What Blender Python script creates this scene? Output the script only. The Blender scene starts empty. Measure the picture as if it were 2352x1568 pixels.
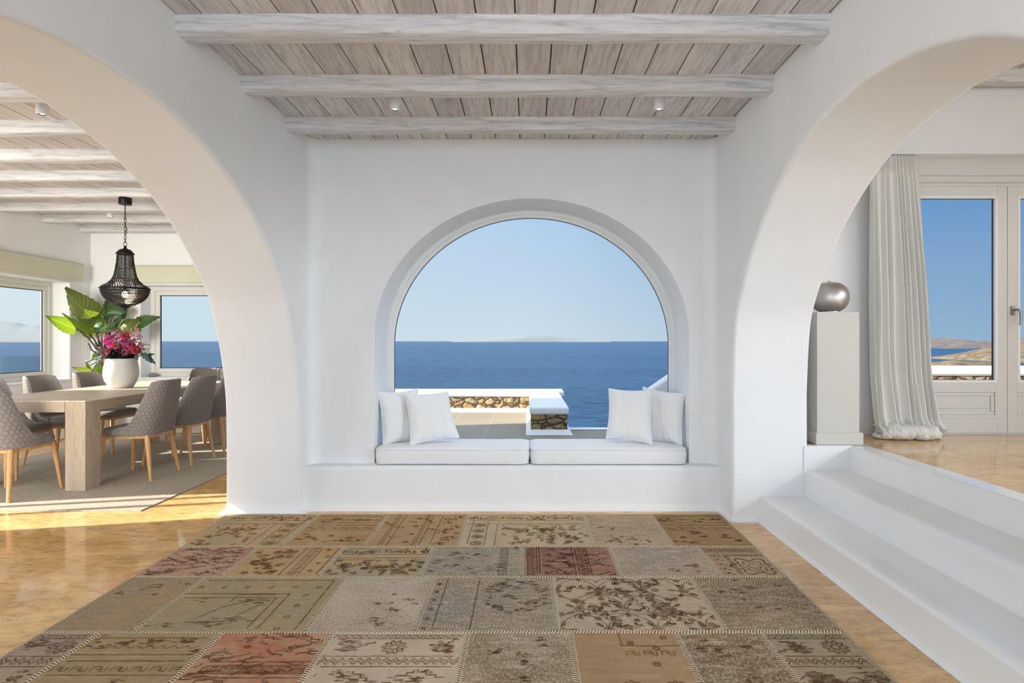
import bpy, math, random
from mathutils import Vector, Matrix, noise as mnoise
PI = math.pi
SC = bpy.context.scene
COL = SC.collection
F = 1307.0; VX = 1212.0; VY = 783.0; EYE = 1.25

def P(px, py, d):
    """photo pixel at distance d -> place in the room (metres)"""
    return Vector(((px-VX)*d/F, d, EYE-(py-VY)*d/F))
def lin(c):
    c = c/255.0
    return c/12.92 if c <= .04045 else ((c+.055)/1.055)**2.4
def rgb(r, g, b, k=1.0):
    return (min(.95, lin(r)*k), min(.95, lin(g)*k), min(.95, lin(b)*k), 1)

# ------------------------------------------------------------------ meshes
class MB:
    def __init__(self):
        self.v = []; self.f = []; self.m = []; self.uv = None
    def add(self, vs, fs, mat=0):
        b = len(self.v)
        self.v += [Vector(p) for p in vs]
        for q in fs:
            self.f.append([b+i for i in q]); self.m.append(mat)
        return b
    def box(self, a, b, mat=0):
        (x0, y0, z0), (x1, y1, z1) = a, b
        self.add([(x0,y0,z0),(x1,y0,z0),(x1,y1,z0),(x0,y1,z0),(x0,y0,z1),(x1,y0,z1),(x1,y1,z1),(x0,y1,z1)],
                 [(3,2,1,0),(4,5,6,7),(0,1,5,4),(1,2,6,5),(2,3,7,6),(3,0,4,7)], mat)
    def prism(self, poly, axis, a, b, mat=0):
        """poly 2-D outline swept along axis from a to b"""
        def mk(p, t):
            return {'x': (t, p[0], p[1]), 'y': (p[0], t, p[1]), 'z': (p[0], p[1], t)}[axis]
        n = len(poly)
        self.add([mk(p, a) for p in poly]+[mk(p, b) for p in poly],
                 [tuple(range(n))[::-1], tuple(range(n, 2*n))]+[(i, (i+1) % n, n+(i+1) % n, n+i) for i in range(n)], mat)
    def loft(self, rings, mat=0, closed=True, cap0=True, cap1=True):
        n = len(rings[0]); b = len(self.v); fs = []
        for r in range(len(rings)-1):
            for i in range(n if closed else n-1):
                j = (i+1) % n
                fs.append((r*n+i, r*n+j, (r+1)*n+j, (r+1)*n+i))
        if cap0: fs.append(tuple(range(n))[::-1])
        if cap1: fs.append(tuple(range((len(rings)-1)*n, len(rings)*n)))
        self.add([p for r in rings for p in r], fs, mat)
    def lathe(self, prof, c=(0, 0), n=32, mat=0, cap0=True, cap1=True):
        self.loft([[(c[0]+r*math.cos(2*PI*i/n), c[1]+r*math.sin(2*PI*i/n), z) for i in range(n)] for r, z in prof], mat, True, cap0, cap1)
    def tube(self, pts, rad, n=8, mat=0, closed=False):
        pts = [Vector(p) for p in pts]
        rads = rad if isinstance(rad, (list, tuple)) else [rad]*len(pts)
        rings = []; up = None
        for i, p in enumerate(pts):
            if closed: t = pts[(i+1) % len(pts)]-pts[i-1]
            else: t = pts[min(i+1, len(pts)-1)]-pts[max(i-1, 0)]
            t.normalize()
            if up is None:
                up = Vector((0, 0, 1)) if abs(t.z) < .9 else Vector((1, 0, 0))
            s = t.cross(up)
            if s.length < 1e-5: s = t.cross(Vector((0, 1, 0)))
            s.normalize(); up = s.cross(t)
            rings.append([p+(s*math.cos(2*PI*k/n)+up*math.sin(2*PI*k/n))*rads[i] for k in range(n)])
        if closed: rings.append(rings[0])
        self.loft(rings, mat, True, not closed, not closed)
    def ball(self, c, r, n=10, m=6, mat=0, sq=(1, 1, 1)):
        c = Vector(c); rings = []
        for j in range(1, m):
            a = PI*j/m
            rings.append([c+Vector((r*sq[0]*math.sin(a)*math.cos(2*PI*i/n), r*sq[1]*math.sin(a)*math.sin(2*PI*i/n), -r*sq[2]*math.cos(a))) for i in range(n)])
        self.loft(rings, mat)
    def octa(self, c, r, mat=0):
        x, y, z = c
        self.add([(x+r,y,z),(x,y+r,z),(x-r,y,z),(x,y-r,z),(x,y,z+r),(x,y,z-r)],
                 [(0,1,4),(1,2,4),(2,3,4),(3,0,4),(1,0,5),(2,1,5),(3,2,5),(0,3,5)], mat)
    def grid(self, fn, nu, nv, mat=0, uv=False):
        b = len(self.v)
        if uv and self.uv is None: self.uv = {}
        vs = []
        for j in range(nv+1):
            for i in range(nu+1):
                vs.append(fn(i/nu, j/nv))
                if uv: self.uv[b+len(vs)-1] = (i/nu, j/nv)
        self.add(vs, [(j*(nu+1)+i, j*(nu+1)+i+1, (j+1)*(nu+1)+i+1, (j+1)*(nu+1)+i) for j in range(nv) for i in range(nu)], mat)
    def holes(self, axis, a, b, us, vs, void):
        """wall slab between a and b along axis, cut on the us/vs grid; void(i,j) tells the openings"""
        def mk(u, v, t):
            return (t, u, v) if axis == 'x' else (u, t, v)
        nu, nv = len(us)-1, len(vs)-1
        sol = lambda i, j: 0 <= i < nu and 0 <= j < nv and not void(i, j)
        for i in range(nu):
            for j in range(nv):
                if not sol(i, j): continue
                u0, u1, v0, v1 = us[i], us[i+1], vs[j], vs[j+1]
                for t in (a, b):
                    self.add([mk(u0,v0,t),mk(u1,v0,t),mk(u1,v1,t),mk(u0,v1,t)], [(0,1,2,3)])
                for (di, dj, p, q) in ((-1,0,(u0,v0),(u0,v1)),(1,0,(u1,v0),(u1,v1)),(0,-1,(u0,v0),(u1,v0)),(0,1,(u0,v1),(u1,v1))):
                    if not sol(i+di, j+dj):
                        self.add([mk(*p,a),mk(*q,a),mk(*q,b),mk(*p,b)], [(0,1,2,3)])
    def build(self, name, mats, parent=None, smooth=None, bevel=0, seg=3, loc=None, merge=False, local=False, sub=0, solid=0, blim=35):
        me = bpy.data.meshes.new(name)
        off = Vector((0, 0, 0))
        if not local:
            if parent is not None:
                off = parent.matrix_basis.translation.copy()
                if parent.parent is not None: off += parent.parent.matrix_basis.translation
                if loc: off = Vector(loc)
            elif loc: off = Vector(loc)
        me.from_pydata([tuple(p-off) for p in self.v], [], self.f)
        for m in (mats if isinstance(mats, (list, tuple)) else [mats]): me.materials.append(m)
        for i, p in enumerate(me.polygons): p.material_index = self.m[i]
        if self.uv is not None:
            l = me.uv_layers.new(name='UVMap')
            for lo in me.loops:
                l.data[lo.index].uv = self.uv.get(lo.vertex_index, (0, 0))
        import bmesh
        bm = bmesh.new(); bm.from_mesh(me)
        if merge: bmesh.ops.remove_doubles(bm, verts=bm.verts, dist=1e-4)
        bmesh.ops.recalc_face_normals(bm, faces=bm.faces)
        bm.to_mesh(me); bm.free()
        if smooth is not None:
            for p in me.polygons: p.use_smooth = True
            me.set_sharp_from_angle(angle=math.radians(smooth))
        o = bpy.data.objects.new(name, me); COL.objects.link(o)
        if parent is not None:
            o.parent = parent
            if loc and not local:
                o.location = off-parent.matrix_basis.translation
        elif loc: o.location = loc
        if bevel:
            md = o.modifiers.new('bevel', 'BEVEL'); md.width = bevel; md.segments = seg
            md.limit_method = 'ANGLE'; md.angle_limit = math.radians(blim); md.harden_normals = smooth is not None
        if sub:
            md = o.modifiers.new('sub', 'SUBSURF'); md.levels = sub; md.render_levels = sub
        if solid:
            md = o.modifiers.new('solid', 'SOLIDIFY'); md.thickness = solid; md.offset = 0
        return o

def tag(o, label, cat, group=None, kind=None):
    o['label'] = label; o['category'] = cat
    if group: o['group'] = group
    if kind: o['kind'] = kind
    return o
def struct(o):
    o['kind'] = 'structure'; return o
def thing(name, label, cat, loc=(0, 0, 0), rz=0, group=None):
    o = bpy.data.objects.new(name, None); COL.objects.link(o)
    o.location = loc; o.rotation_euler = (0, 0, rz); o.empty_display_size = .1
    o.matrix_basis = Matrix.Translation(loc) @ Matrix.Rotation(rz, 4, 'Z')
    return tag(o, label, cat, group)
def sroot(name, loc=(0, 0, 0)):
    o = bpy.data.objects.new(name, None); COL.objects.link(o)
    o.matrix_basis = Matrix.Translation(loc)
    return struct(o)
def copy_tree(o, parent=None):
    c = o.copy(); COL.objects.link(c)
    if parent is not None: c.parent = parent
    for ch in list(o.children): copy_tree(ch, c)
    return c

# --------------------------------------------------------------- materials
class NT:
    def __init__(self, name):
        self.mat = bpy.data.materials.new(name); self.mat.use_nodes = True
        self.t = self.mat.node_tree; self.t.nodes.clear()
        self.out = self.t.nodes.new('ShaderNodeOutputMaterial')
    def n(self, typ, props=None, **ins):
        nd = self.t.nodes.new('ShaderNode'+typ)
        for k, v in (props or {}).items(): setattr(nd, k, v)
        for k, v in ins.items(): self.set(nd, k, v)
        return nd
    def set(self, nd, k, v):
        key = int(k[1:]) if k[0] == 'i' and k[1:].isdigit() else k.replace('_', ' ')
        s = nd.inputs[key]
        if isinstance(v, bpy.types.NodeSocket): self.t.links.new(v, s)
        elif isinstance(v, bpy.types.Node): self.t.links.new(v.outputs[0], s)
        else: s.default_value = v
    def co(self, kind='Object', scale=(1, 1, 1), rot=(0, 0, 0)):
        tc = self.n('TexCoord')
        mp = self.n('Mapping', Scale=scale, Rotation=rot)
        self.t.links.new(tc.outputs[kind], mp.inputs['Vector'])
        return mp.outputs[0]
    def noise(self, vec, scale, detail=4, rough=.55, dist=0):
        return self.n('TexNoise', Vector=vec, Scale=scale, Detail=detail, Roughness=rough, Distortion=dist).outputs[0]
    def math(self, op, a, b=0.0, c=None):
        nd = self.n('Math', {'operation': op}, i0=a, i1=b)
        if c is not None: self.set(nd, 'i2', c)
        return nd.outputs[0]
    def ramp(self, fac, stops):
        nd = self.n('ValToRGB', Fac=fac); e = nd.color_ramp.elements
        while len(e) < len(stops): e.new(.5)
        for el, (p, c) in zip(e, stops):
            el.position = p; el.color = c if hasattr(c, '__len__') else (c, c, c, 1)
        return nd.outputs[0]
    def mix(self, fac, a, b, mode='MIX'):
        nd = self.n('Mix', {'data_type': 'RGBA', 'blend_type': mode})
        self.set(nd, 'i0', fac); self.set(nd, 'i6', a); self.set(nd, 'i7', b)
        return nd.outputs[2]
    def bump(self, h, strength=.3, dist=.01):
        return self.n('Bump', Strength=strength, Distance=dist, Height=h).outputs[0]
    def pbsdf(self, **k):
        b = self.n('BsdfPrincipled', None, **k)
        self.t.links.new(b.outputs[0], self.out.inputs[0]); return b
def simple(name, col, rough=.5, metal=0, bump=0, bscale=60, **k):
    m = NT(name)
    co = m.co()
    args = dict(Base_Color=col, Roughness=rough, Metallic=metal, **k)
    # a faint variation so no surface is perfectly even
    n = m.noise(co, bscale*.15, 3)
    args['Base_Color'] = m.mix(n, tuple(c*.96 for c in col[:3])+(1,), tuple(min(1, c*1.03) for c in col[:3])+(1,))
    if bump: args['Normal'] = m.bump(m.noise(co, bscale, 5), bump, .004)
    m.pbsdf(**args); return m.mat

M = {}
def wood(name, dark, mid, light, axis, scale=1.0, island=.25, rough=.55, bump=.25, knots=True, gs=.5):
    m = NT(name)
    s = {'x': (.12, 1.6, 1.6), 'y': (1.6, .12, 1.6), 'z': (1.6, 1.6, .12)}[axis]
    geo = m.n('NewGeometry')
    rnd = geo.outputs['Random Per Island']
    tc = m.n('TexCoord')
    off = m.n('VectorMath', {'operation': 'ADD'}, i0=tc.outputs['Object'])
    cmb = m.n('CombineXYZ', X=m.math('MULTIPLY', rnd, 7.3), Y=m.math('MULTIPLY', rnd, 13.1), Z=m.math('MULTIPLY', rnd, 5.7))
    m.set(off, 'i1', cmb)
    mp = m.n('Mapping', Vector=off, Scale=tuple(q*scale for q in s)).outputs[0]
    big = m.noise(mp, 3.0, 3, .5, .6)
    grain = m.n('TexWave', {'bands_direction': 'DIAGONAL', 'wave_profile': 'SIN'}, Vector=mp, Scale=6.5, Distortion=10.0, Detail=4.0, Detail_Scale=1.6, Detail_Roughness=.6).outputs[1]
    fine = m.noise(mp, 42, 4, .7)
    c = m.ramp(big, [(.25, dark), (.5, mid), (.75, light)])
    g = m.ramp(grain, [(.0, .62), (.22, .98), (1, 1.0)])
    c = m.mix(gs, c, g, 'MULTIPLY')
    c = m.mix(.45, c, m.ramp(fine, [(.36, .62), (.52, 1.03), (.7, 1.08)]), 'MULTIPLY')
    crk = m.noise(m.n('Mapping', Vector=mp, Scale=(1.0, 1.0, 1.0)).outputs[0], 7.5, 2, .4, .3)
    c = m.mix(m.math('MULTIPLY', m.ramp(crk, [(.488, 0.0), (.497, 1.0), (.503, 1.0), (.512, 0.0)]), .30), c, tuple(q*.45 for q in mid[:3])+(1,))
    if island:
        c = m.mix(island, c, m.ramp(rnd, [(0, .72), (1, 1.15)]), 'MULTIPLY')
    if knots:
        kn = m.n('TexVoronoi', Vector=m.n('Mapping', Vector=off, Scale={'x': (1.1, 4, 4), 'y': (4, 1.1, 4), 'z': (4, 4, 1.1)}[axis]).outputs[0], Scale=1.0).outputs[0]
        c = m.mix(m.ramp(kn, [(.03, .55), (.10, 0.0)]), c, tuple(q*.55 for q in mid[:3])+(1,))
    m.pbsdf(Base_Color=c, Roughness=rough, Normal=m.bump(m.math('ADD', m.math('MULTIPLY', grain, .5), fine), bump, .003))
    return m.mat

def make_materials():
    M['plaster'] = simple('white_plaster', (.855, .86, .865, 1), .62, bump=.10, bscale=28)
    M['step'] = simple('white_gloss_cement', (.86, .862, .865, 1), .16, bump=.05, bscale=14)
    M['frame'] = simple('cream_lacquer', (.66, .655, .62, 1), .35)
    M['whitepaint'] = simple('white_lacquer', (.82, .82, .81, 1), .35)
    M['board'] = wood('washed_boards', rgb(181,174,172,1.2), rgb(197,191,188,1.2), rgb(209,204,201,1.2), 'y', 1.0, .35)
    M['beam'] = wood('limewashed_beam', rgb(204,201,203,1.0), rgb(222,220,221,1.0), rgb(235,234,233,1.0), 'x', 1.0, .0, .6, .45)
    M['gap'] = simple('dark_gap', (.05, .035, .025, 1), .9)
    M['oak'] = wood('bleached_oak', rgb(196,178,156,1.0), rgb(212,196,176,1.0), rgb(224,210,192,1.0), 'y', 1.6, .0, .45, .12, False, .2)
    M['oakleg'] = wood('bleached_oak_leg_shaded', rgb(188,169,148,.82), rgb(197,179,158,.82), rgb(204,187,167,.82), 'z', 1.6, .0, .5, .12, False, .22)  # oak darkened for the legs; shade on their upright faces put into the colour
    M['oakapron'] = wood('bleached_oak_apron_shaded', rgb(188,169,148,.85), rgb(197,179,158,.85), rgb(204,187,167,.85), 'y', 1.6, .0, .5, .12, False, .22)  # darker copy of the oak for the apron, shade put into the colour
    M['ash'] = wood('warm_ash', rgb(196,146,92), rgb(212,164,108), rgb(224,180,126), 'z', 2.0, .0, .4, .08, False)
    # polished golden stone floor
    def stone_floor(name, ox, oy, lx=.4445, ly=.889):
        m = NT(name)
        co = m.co(); st = m.n('Mapping', Vector=co, Scale=(.7, 1.6, 1)).outputs[0]
        big = m.noise(st, 1.6, 5, .6, 1.0)
        med = m.noise(m.n('Mapping', Vector=co, Scale=(1, 2.6, 1)).outputs[0], 9, 6, .68, .8)
        fle = m.noise(m.n('Mapping', Vector=co, Scale=(1, 3, 1)).outputs[0], 34, 4, .7, .4)
        c = m.ramp(big, [(.28, rgb(182,142,92,1.3)), (.5, rgb(202,164,112,1.3)), (.72, rgb(218,186,138,1.3))])
        c = m.mix(.75, c, m.ramp(med, [(.32, (.55,.52,.48,1)), (.5, (1,1,1,1)), (.66, (1.2,1.2,1.22,1))]), 'MULTIPLY')
        c = m.mix(.6, c, m.ramp(fle, [(.30, (.42,.36,.28,1)), (.43, (1,1,1,1)), (.64, (1,1,1,1)), (.76, (1.35,1.34,1.3,1))]), 'MULTIPLY')
        sp = m.n('SeparateXYZ', Vector=co)
        def joint(s, o, l, w):
            fr = m.math('FRACT', m.math('ADD', m.math('DIVIDE', m.math('SUBTRACT', s, o), l), 100.0))
            return m.math('LESS_THAN', fr, w/l)
        row = m.math('FLOOR', m.math('ADD', m.math('DIVIDE', m.math('SUBTRACT', sp.outputs[0], ox), lx), 100.0))
        jy = m.math('ADD', sp.outputs[1], m.math('MULTIPLY', m.math('MODULO', row, 2.0), ly*.37))
        j = m.math('MAXIMUM', joint(sp.outputs[0], ox, lx, .003), m.math('MULTIPLY', joint(jy, oy, ly, .003), .6))
        c = m.mix(m.math('MULTIPLY', j, .85), c, rgb(240,224,192))
        rv = m.n('TexWhiteNoise', {'noise_dimensions': '1D'}, W=row).outputs[0]
        c = m.mix(.12, c, m.ramp(rv, [(0, .8), (1, 1.1)]), 'MULTIPLY')
        m.pbsdf(Base_Color=c, Roughness=m.ramp(med, [(.2, .05), (.8, .13)]), Normal=m.bump(m.noise(co, 3, 2), .02, .01), Specular_IOR_Level=.55)
        return m.mat
    M['floor'] = stone_floor('polished_golden_stone', -.145, 2.78)
    M['floor2'] = stone_floor('polished_golden_stone_upper', 2.71, 3.4)
    # terrace tiles
    m = NT('terrace_tiles'); co = m.co()
    br = m.n('TexBrick', {'offset': .0}, Vector=co, Color1=rgb(196,180,152,.5), Color2=rgb(182,168,144,.5), Mortar=rgb(214,204,184,.5), Scale=1.0, Mortar_Size=.006, Brick_Width=.62, Row_Height=.62)
    c = m.mix(.5, br.outputs[0], m.ramp(m.noise(m.n('Mapping', Vector=co, Scale=(1, 5, 1)).outputs[0], 9, 5, .65), [(.3, .7), (.6, 1.1)]), 'MULTIPLY')
    m.pbsdf(Base_Color=c, Roughness=.6); M['terrace'] = m.mat
    # rubble stone
    m = NT('rubble_stone'); co = m.co()
    wob = m.n('VectorMath', {'operation': 'MULTIPLY_ADD'}, i0=m.n('TexNoise', Vector=co, Scale=5.0, Detail=3.0).outputs[1], i1=(.16, .16, .12), i2=co)
    mp = m.n('Mapping', Vector=wob, Scale=(5.6, 5.6, 9.0)).outputs[0]
    vo = m.n('TexVoronoi', Vector=mp, Scale=1.0); ed = m.n('TexVoronoi', {'feature': 'DISTANCE_TO_EDGE'}, Vector=mp, Scale=1.0)
    rv = m.n('SeparateColor', Color=vo.outputs[1])
    c = m.ramp(rv.outputs[0], [(0, rgb(150,128,96,.75)), (.3, rgb(196,164,112,.75)), (.55, rgb(206,164,100,.75)), (.8, rgb(214,190,150,.75)), (1, rgb(168,150,124,.75))])
    c = m.mix(.7, c, m.ramp(m.noise(co, 22, 6, .7), [(.3, .55), (.6, 1.12)]), 'MULTIPLY')
    c = m.mix(m.ramp(ed.outputs[0], [(.03, 1.0), (.09, 0.0)]), c, rgb(84,68,48,.7))
    h = m.math('ADD', m.ramp(ed.outputs[0], [(0, 0.0), (.22, 1.0)]), m.math('MULTIPLY', m.noise(co, 30, 5, .7), .5))
    m.pbsdf(Base_Color=c, Roughness=.85, Normal=m.bump(h, 1.0, .035)); M['rubble'] = m.mat
    # sea
    m = NT('sea_water'); co = m.co()
    rip = m.noise(m.n('Mapping', Vector=co, Scale=(.05, .16, 1)).outputs[0], 1.0, 8, .68)
    swl = m.noise(m.n('Mapping', Vector=co, Scale=(.0011, .004, 1)).outputs[0], 1.0, 4, .6)
    c = m.mix(m.ramp(rip, [(.44, 0.0), (.58, 1.0)]), (.001, .020, .068, 1), (.010, .086, .200, 1))
    c = m.mix(m.ramp(swl, [(.4, 0.0), (.7, .35)]), c, (.024, .095, .20, 1))
    m.pbsdf(Base_Color=c, Roughness=.3, Specular_IOR_Level=.09, Normal=m.bump(rip, 1.0, 5.0)); M['sea'] = m.mat
    # land
    def land(name, a, b, cc, sc):
        m = NT(name); co = m.co()
        c = m.ramp(m.noise(co, sc, 8, .72), [(.33, a), (.5, b), (.68, cc)])
        m.pbsdf(Base_Color=c, Roughness=.95, Normal=m.bump(m.noise(co, sc*2, 6, .7), .8, .3/sc)); return m.mat
    M['island'] = land('dry_island', rgb(106,98,104,.55), rgb(126,114,112,.55), rgb(160,144,130,.55), .02)
    M['hill'] = land('dry_hill', rgb(80,66,46,.6), rgb(126,110,84,.6), rgb(166,148,124,.6), .05)
    M['mount'] = simple('hazed_mountain', (.125, .152, .170, 1), .95) if True else land('hazed_mountain', rgb(150,168,180,.68), rgb(156,174,186,.68), rgb(162,180,190,.68), .001)  # pale blue grey: distance haze is put into the base colour
    M['farisle'] = simple('hazy_far_island', (.185, .22, .24, 1), .95)  # haze over the far island is put into its base colour
    # fabrics
    def cloth(name, col, scale=420, var=.1, rough=.9, bump=.25, tr=0):
        m = NT(name); co = m.co()
        w1 = m.n('TexWave', {'bands_direction': 'X'}, Vector=co, Scale=scale*.16, Distortion=1.5).outputs[1]
        w2 = m.n('TexWave', {'bands_direction': 'Z'}, Vector=co, Scale=scale*.16, Distortion=1.5).outputs[1]
        n = m.noise(co, scale*.4, 3)
        c = m.mix(m.noise(co, 5, 4), tuple(q*(1-var) for q in col[:3])+(1,), tuple(min(.95, q*(1+var)) for q in col[:3])+(1,))
        c = m.mix(.5*var*2, c, m.ramp(n, [(.3, .6), (.7, 1.2)]), 'MULTIPLY')
        b = m.pbsdf(Base_Color=c, Roughness=rough, Normal=m.bump(m.math('ADD', m.math('MULTIPLY', w1, w2), n), bump, .0015), Sheen_Weight=.15)
        if tr:
            t = m.n('BsdfTranslucent', Color=c); mx = m.n('MixShader', i0=tr, i1=b.outputs[0], i2=t.outputs[0])
            m.t.links.new(mx.outputs[0], m.out.inputs[0])
        return m.mat
    M['canvas'] = cloth('white_canvas', (.86, .86, .86, 1), 420, .03)
    M['curtain'] = cloth('cream_sheer', (.87, .86, .82, 1), 500, .02, bump=.08, tr=.18)
    M['blind'] = cloth('cream_blind', (.84, .82, .66, 1), 500, .02, bump=.08, tr=.3)
    M['grey'] = cloth('grey_wool', rgb(136,129,127), 520, .16)
    # quilted hexagon wool
    m = NT('quilted_grey_wool'); tc = m.n('TexCoord')
    uv = m.n('Mapping', Scale=(26.0, 26.0, 1), Vector=tc.outputs['UV']).outputs[0]
    r = (1.0, 1.7320508, 1.0); hh = (.5, .8660254, 0)
    def cell(p):
        md = m.n('VectorMath', {'operation': 'WRAP'}, i0=p, i1=r, i2=(0, 0, 0))
        return m.n('VectorMath', {'operation': 'SUBTRACT'}, i0=md.outputs[0], i1=hh).outputs[0]
    a = cell(uv); b = cell(m.n('VectorMath', {'operation': 'SUBTRACT'}, i0=uv, i1=hh).outputs[0])
    def hexd(g):
        ab = m.n('VectorMath', {'operation': 'ABSOLUTE'}, i0=m.n('VectorMath', {'operation': 'MULTIPLY'}, i0=g, i1=(1, 1, 0)).outputs[0]).outputs[0]
        dt = m.n('VectorMath', {'operation': 'DOT_PRODUCT'}, i0=ab, i1=(.5, .8660254, 0)).outputs['Value']
        return m.math('MAXIMUM', dt, m.n('SeparateXYZ', Vector=ab).outputs[0])
    hd = m.math('MINIMUM', hexd(a), hexd(b))
    n = m.noise(m.co(), 210, 3)
    c = m.mix(m.ramp(n, [(.3, 0.0), (.7, 1.0)]), rgb(112,106,105), rgb(148,141,138))
    c = m.mix(m.ramp(hd, [(.42, 0.0), (.49, .16)]), c, rgb(88,80,76))
    m.pbsdf(Base_Color=c, Roughness=.92, Normal=m.bump(m.ramp(hd, [(.10, 1.0), (.38, .75), (.5, 0.0)]), .6, .008)); M['quilt'] = m.mat
    # woven dining rug
    m = NT('woven_wool_rug'); co = m.co()
    w = m.n('TexWave', {'bands_direction': 'Y'}, Vector=co, Scale=22.0, Distortion=3.0, Detail=2.0, Detail_Scale=8.0).outputs[1]
    n = m.noise(m.n('Mapping', Vector=co, Scale=(1, 4, 1)).outputs[0], 40, 4, .7)
    c = m.mix(m.ramp(n, [(.35, 0.0), (.65, 1.0)]), rgb(156,146,132), rgb(206,196,178))
    c = m.mix(.4, c, m.ramp(w, [(0, .72), (.6, 1.05)]), 'MULTIPLY')
    m.pbsdf(Base_Color=c, Roughness=.95, Normal=m.bump(m.math('ADD', w, n), .7, .004)); M['wrug'] = m.mat
    M['iron'] = simple('black_iron', (.012, .012, .013, 1), .45, .6)
    M['bead'] = simple('smoked_bead', (.075, .072, .07, 1), .16, .5)
    M['nickel'] = simple('brushed_nickel', (.52, .50, .48, 1), .42, 1.0)
    M['steel'] = simple('grey_handle_metal', (.30, .31, .32, 1), .35, .9)
    M['gasket'] = simple('black_gasket', (.02, .025, .03, 1), .5)
    m = NT('white_ceramic'); co = m.co()
    w = m.n('TexWave', {'bands_direction': 'Z'}, Vector=co, Scale=55.0, Distortion=2.5, Detail=3.0).outputs[1]
    w2 = m.n('TexWave', {'bands_direction': 'X'}, Vector=co, Scale=60.0, Distortion=2.5, Detail=3.0).outputs[1]
    c = m.mix(m.noise(co, 6, 5), (.42, .405, .38, 1), (.56, .545, .52, 1))
    m.pbsdf(Base_Color=c, Roughness=.75, Normal=m.bump(m.math('ADD', w, m.math('MULTIPLY', w2, .5)), .35, .003)); M['ceramic'] = m.mat
    M['pot'] = simple('clay_pot', (.42, .36, .28, 1), .8, bump=.2)
    M['shell'] = simple('grey_shell', (.22, .22, .21, 1), .6, bump=.4, bscale=40)
    def glow(name, col, s):
        m = NT(name); e = m.n('Emission', Color=col, Strength=s); m.t.links.new(e.outputs[0], m.out.inputs[0]); return m.mat
    M['bulb'] = glow('warm_bulb', (1, .78, .5, 1), 22)
    M['lamp'] = glow('warm_spot', (1, .84, .6, 1), 14)
    # glass: clear, with its own weak reflection
    def glass(name, tint, fac):
        m = NT(name)
        lw = m.n('Fresnel', IOR=1.45)
        t = m.n('BsdfTransparent', Color=tint); g = m.n('BsdfGlossy', Color=(1, 1, 1, 1), Roughness=.32)
        mx = m.n('MixShader', i0=m.math('MULTIPLY', lw.outputs[0], fac), i1=t.outputs[0], i2=g.outputs[0])
        m.t.links.new(mx.outputs[0], m.out.inputs[0]); return m.mat
    M['glass'] = glass('window_glass', (.98, .99, .99, 1), .10)
    M['rail'] = glass('balustrade_glass', (.74, .82, .84, 1), .3)
    # leaves
    def leaf(name, a, b, vein, tr):
        m = NT(name); tc = m.n('TexCoord'); sp = m.n('SeparateXYZ', Vector=tc.outputs['UV'])
        u = m.math('ABSOLUTE', m.math('SUBTRACT', sp.outputs[0], .5))
        ph = m.math('SUBTRACT', m.math('MULTIPLY', sp.outputs[1], 9.0), m.math('MULTIPLY', u, 6.0))
        v = m.math('PINGPONG', ph, .5)
        vm = m.math('MAXIMUM', m.ramp(v, [(.03, 1.0), (.09, 0.0)]), m.ramp(u, [(.012, 1.0), (.03, 0.0)]))
        c = m.mix(m.noise(m.co(), 8, 3), a, b); c = m.mix(m.math('MULTIPLY', vm, .6), c, vein)
        p = m.pbsdf(Base_Color=c, Roughness=.38, Normal=m.bump(m.math('SUBTRACT', 1.0, vm), .3, .004))
        t = m.n('BsdfTranslucent', Color=m.mix(.5, c, rgb(170,200,40)))
        mx = m.n('MixShader', i0=tr, i1=p.outputs[0], i2=t.outputs[0]); m.t.links.new(mx.outputs[0], m.out.inputs[0]); return m.mat
    M['leaf_dark'] = leaf('dark_leaf', rgb(34,66,36), rgb(52,92,48), rgb(120,140,70), .12)
    M['leaf_olive'] = leaf('olive_leaf', rgb(70,84,38), rgb(100,112,54), rgb(160,160,90), .35)
    M['leaf_lime'] = leaf('lime_leaf', rgb(70,104,26), rgb(104,138,34), rgb(176,190,80), .42)
    M['stem'] = simple('purple_brown_stem', (.075, .045, .04, 1), .5)
    M['trunk'] = wood('plant_trunk', rgb(150,118,70), rgb(182,146,92), rgb(206,172,116), 'x', 6, 0, .8, .6, False)
    M['petal_pink'] = simple('pink_petal', rgb(206,60,132), .6)
    M['petal_light'] = simple('light_pink_petal', rgb(206,120,152), .6)
    M['petal_mag'] = simple('magenta_petal', rgb(140,30,84), .65)
    M['petal_red'] = simple('red_petal', rgb(124,8,14), .6)
    M['petal_mauve'] = simple('mauve_floret', rgb(140,76,100), .7)
    M['twig'] = simple('dark_blue_green_leaf', rgb(40,66,62), .55)
    M['sage'] = simple('sage_bud', rgb(120,130,70), .6)
    M['soil'] = simple('dark_greenery', rgb(30,38,22), .8, bump=.5)
make_materials()
# ------------------------------------------------------------------ shell
CEIL = 2.784
XL, XLo = -1.655, -2.192        # left arch wall: inner and outer face
XR, XRo = 1.42, 1.945           # right arch wall
YB, YBo = 4.33, 4.75            # wall with the round-headed window
YN = -2.5                       # behind the camera

def arch_profile(pts, apex, jamb):
    """far half of an arch as (y, z) from the jamb foot to the crown, mirrored to the near half"""
    far = pts
    near = [(2*apex-y, z) for (y, z) in reversed(far)]
    return far, near
def smooth_pts(pts, n):
    """Catmull-Rom through measured points"""
    q = [pts[0]]+list(pts)+[pts[-1]]; out = []
    for i in range(1, len(q)-2):
        for k in range(n):
            t = k/n; a, b, c, d = q[i-1], q[i], q[i+1], q[i+2]
            out.append(tuple(.5*((2*b[j])+(-a[j]+c[j])*t+(2*a[j]-5*b[j]+4*c[j]-d[j])*t*t+(-a[j]+3*b[j]-3*c[j]+d[j])*t**3) for j in (0, 1)))
    out.append(pts[-1]); return out

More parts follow.
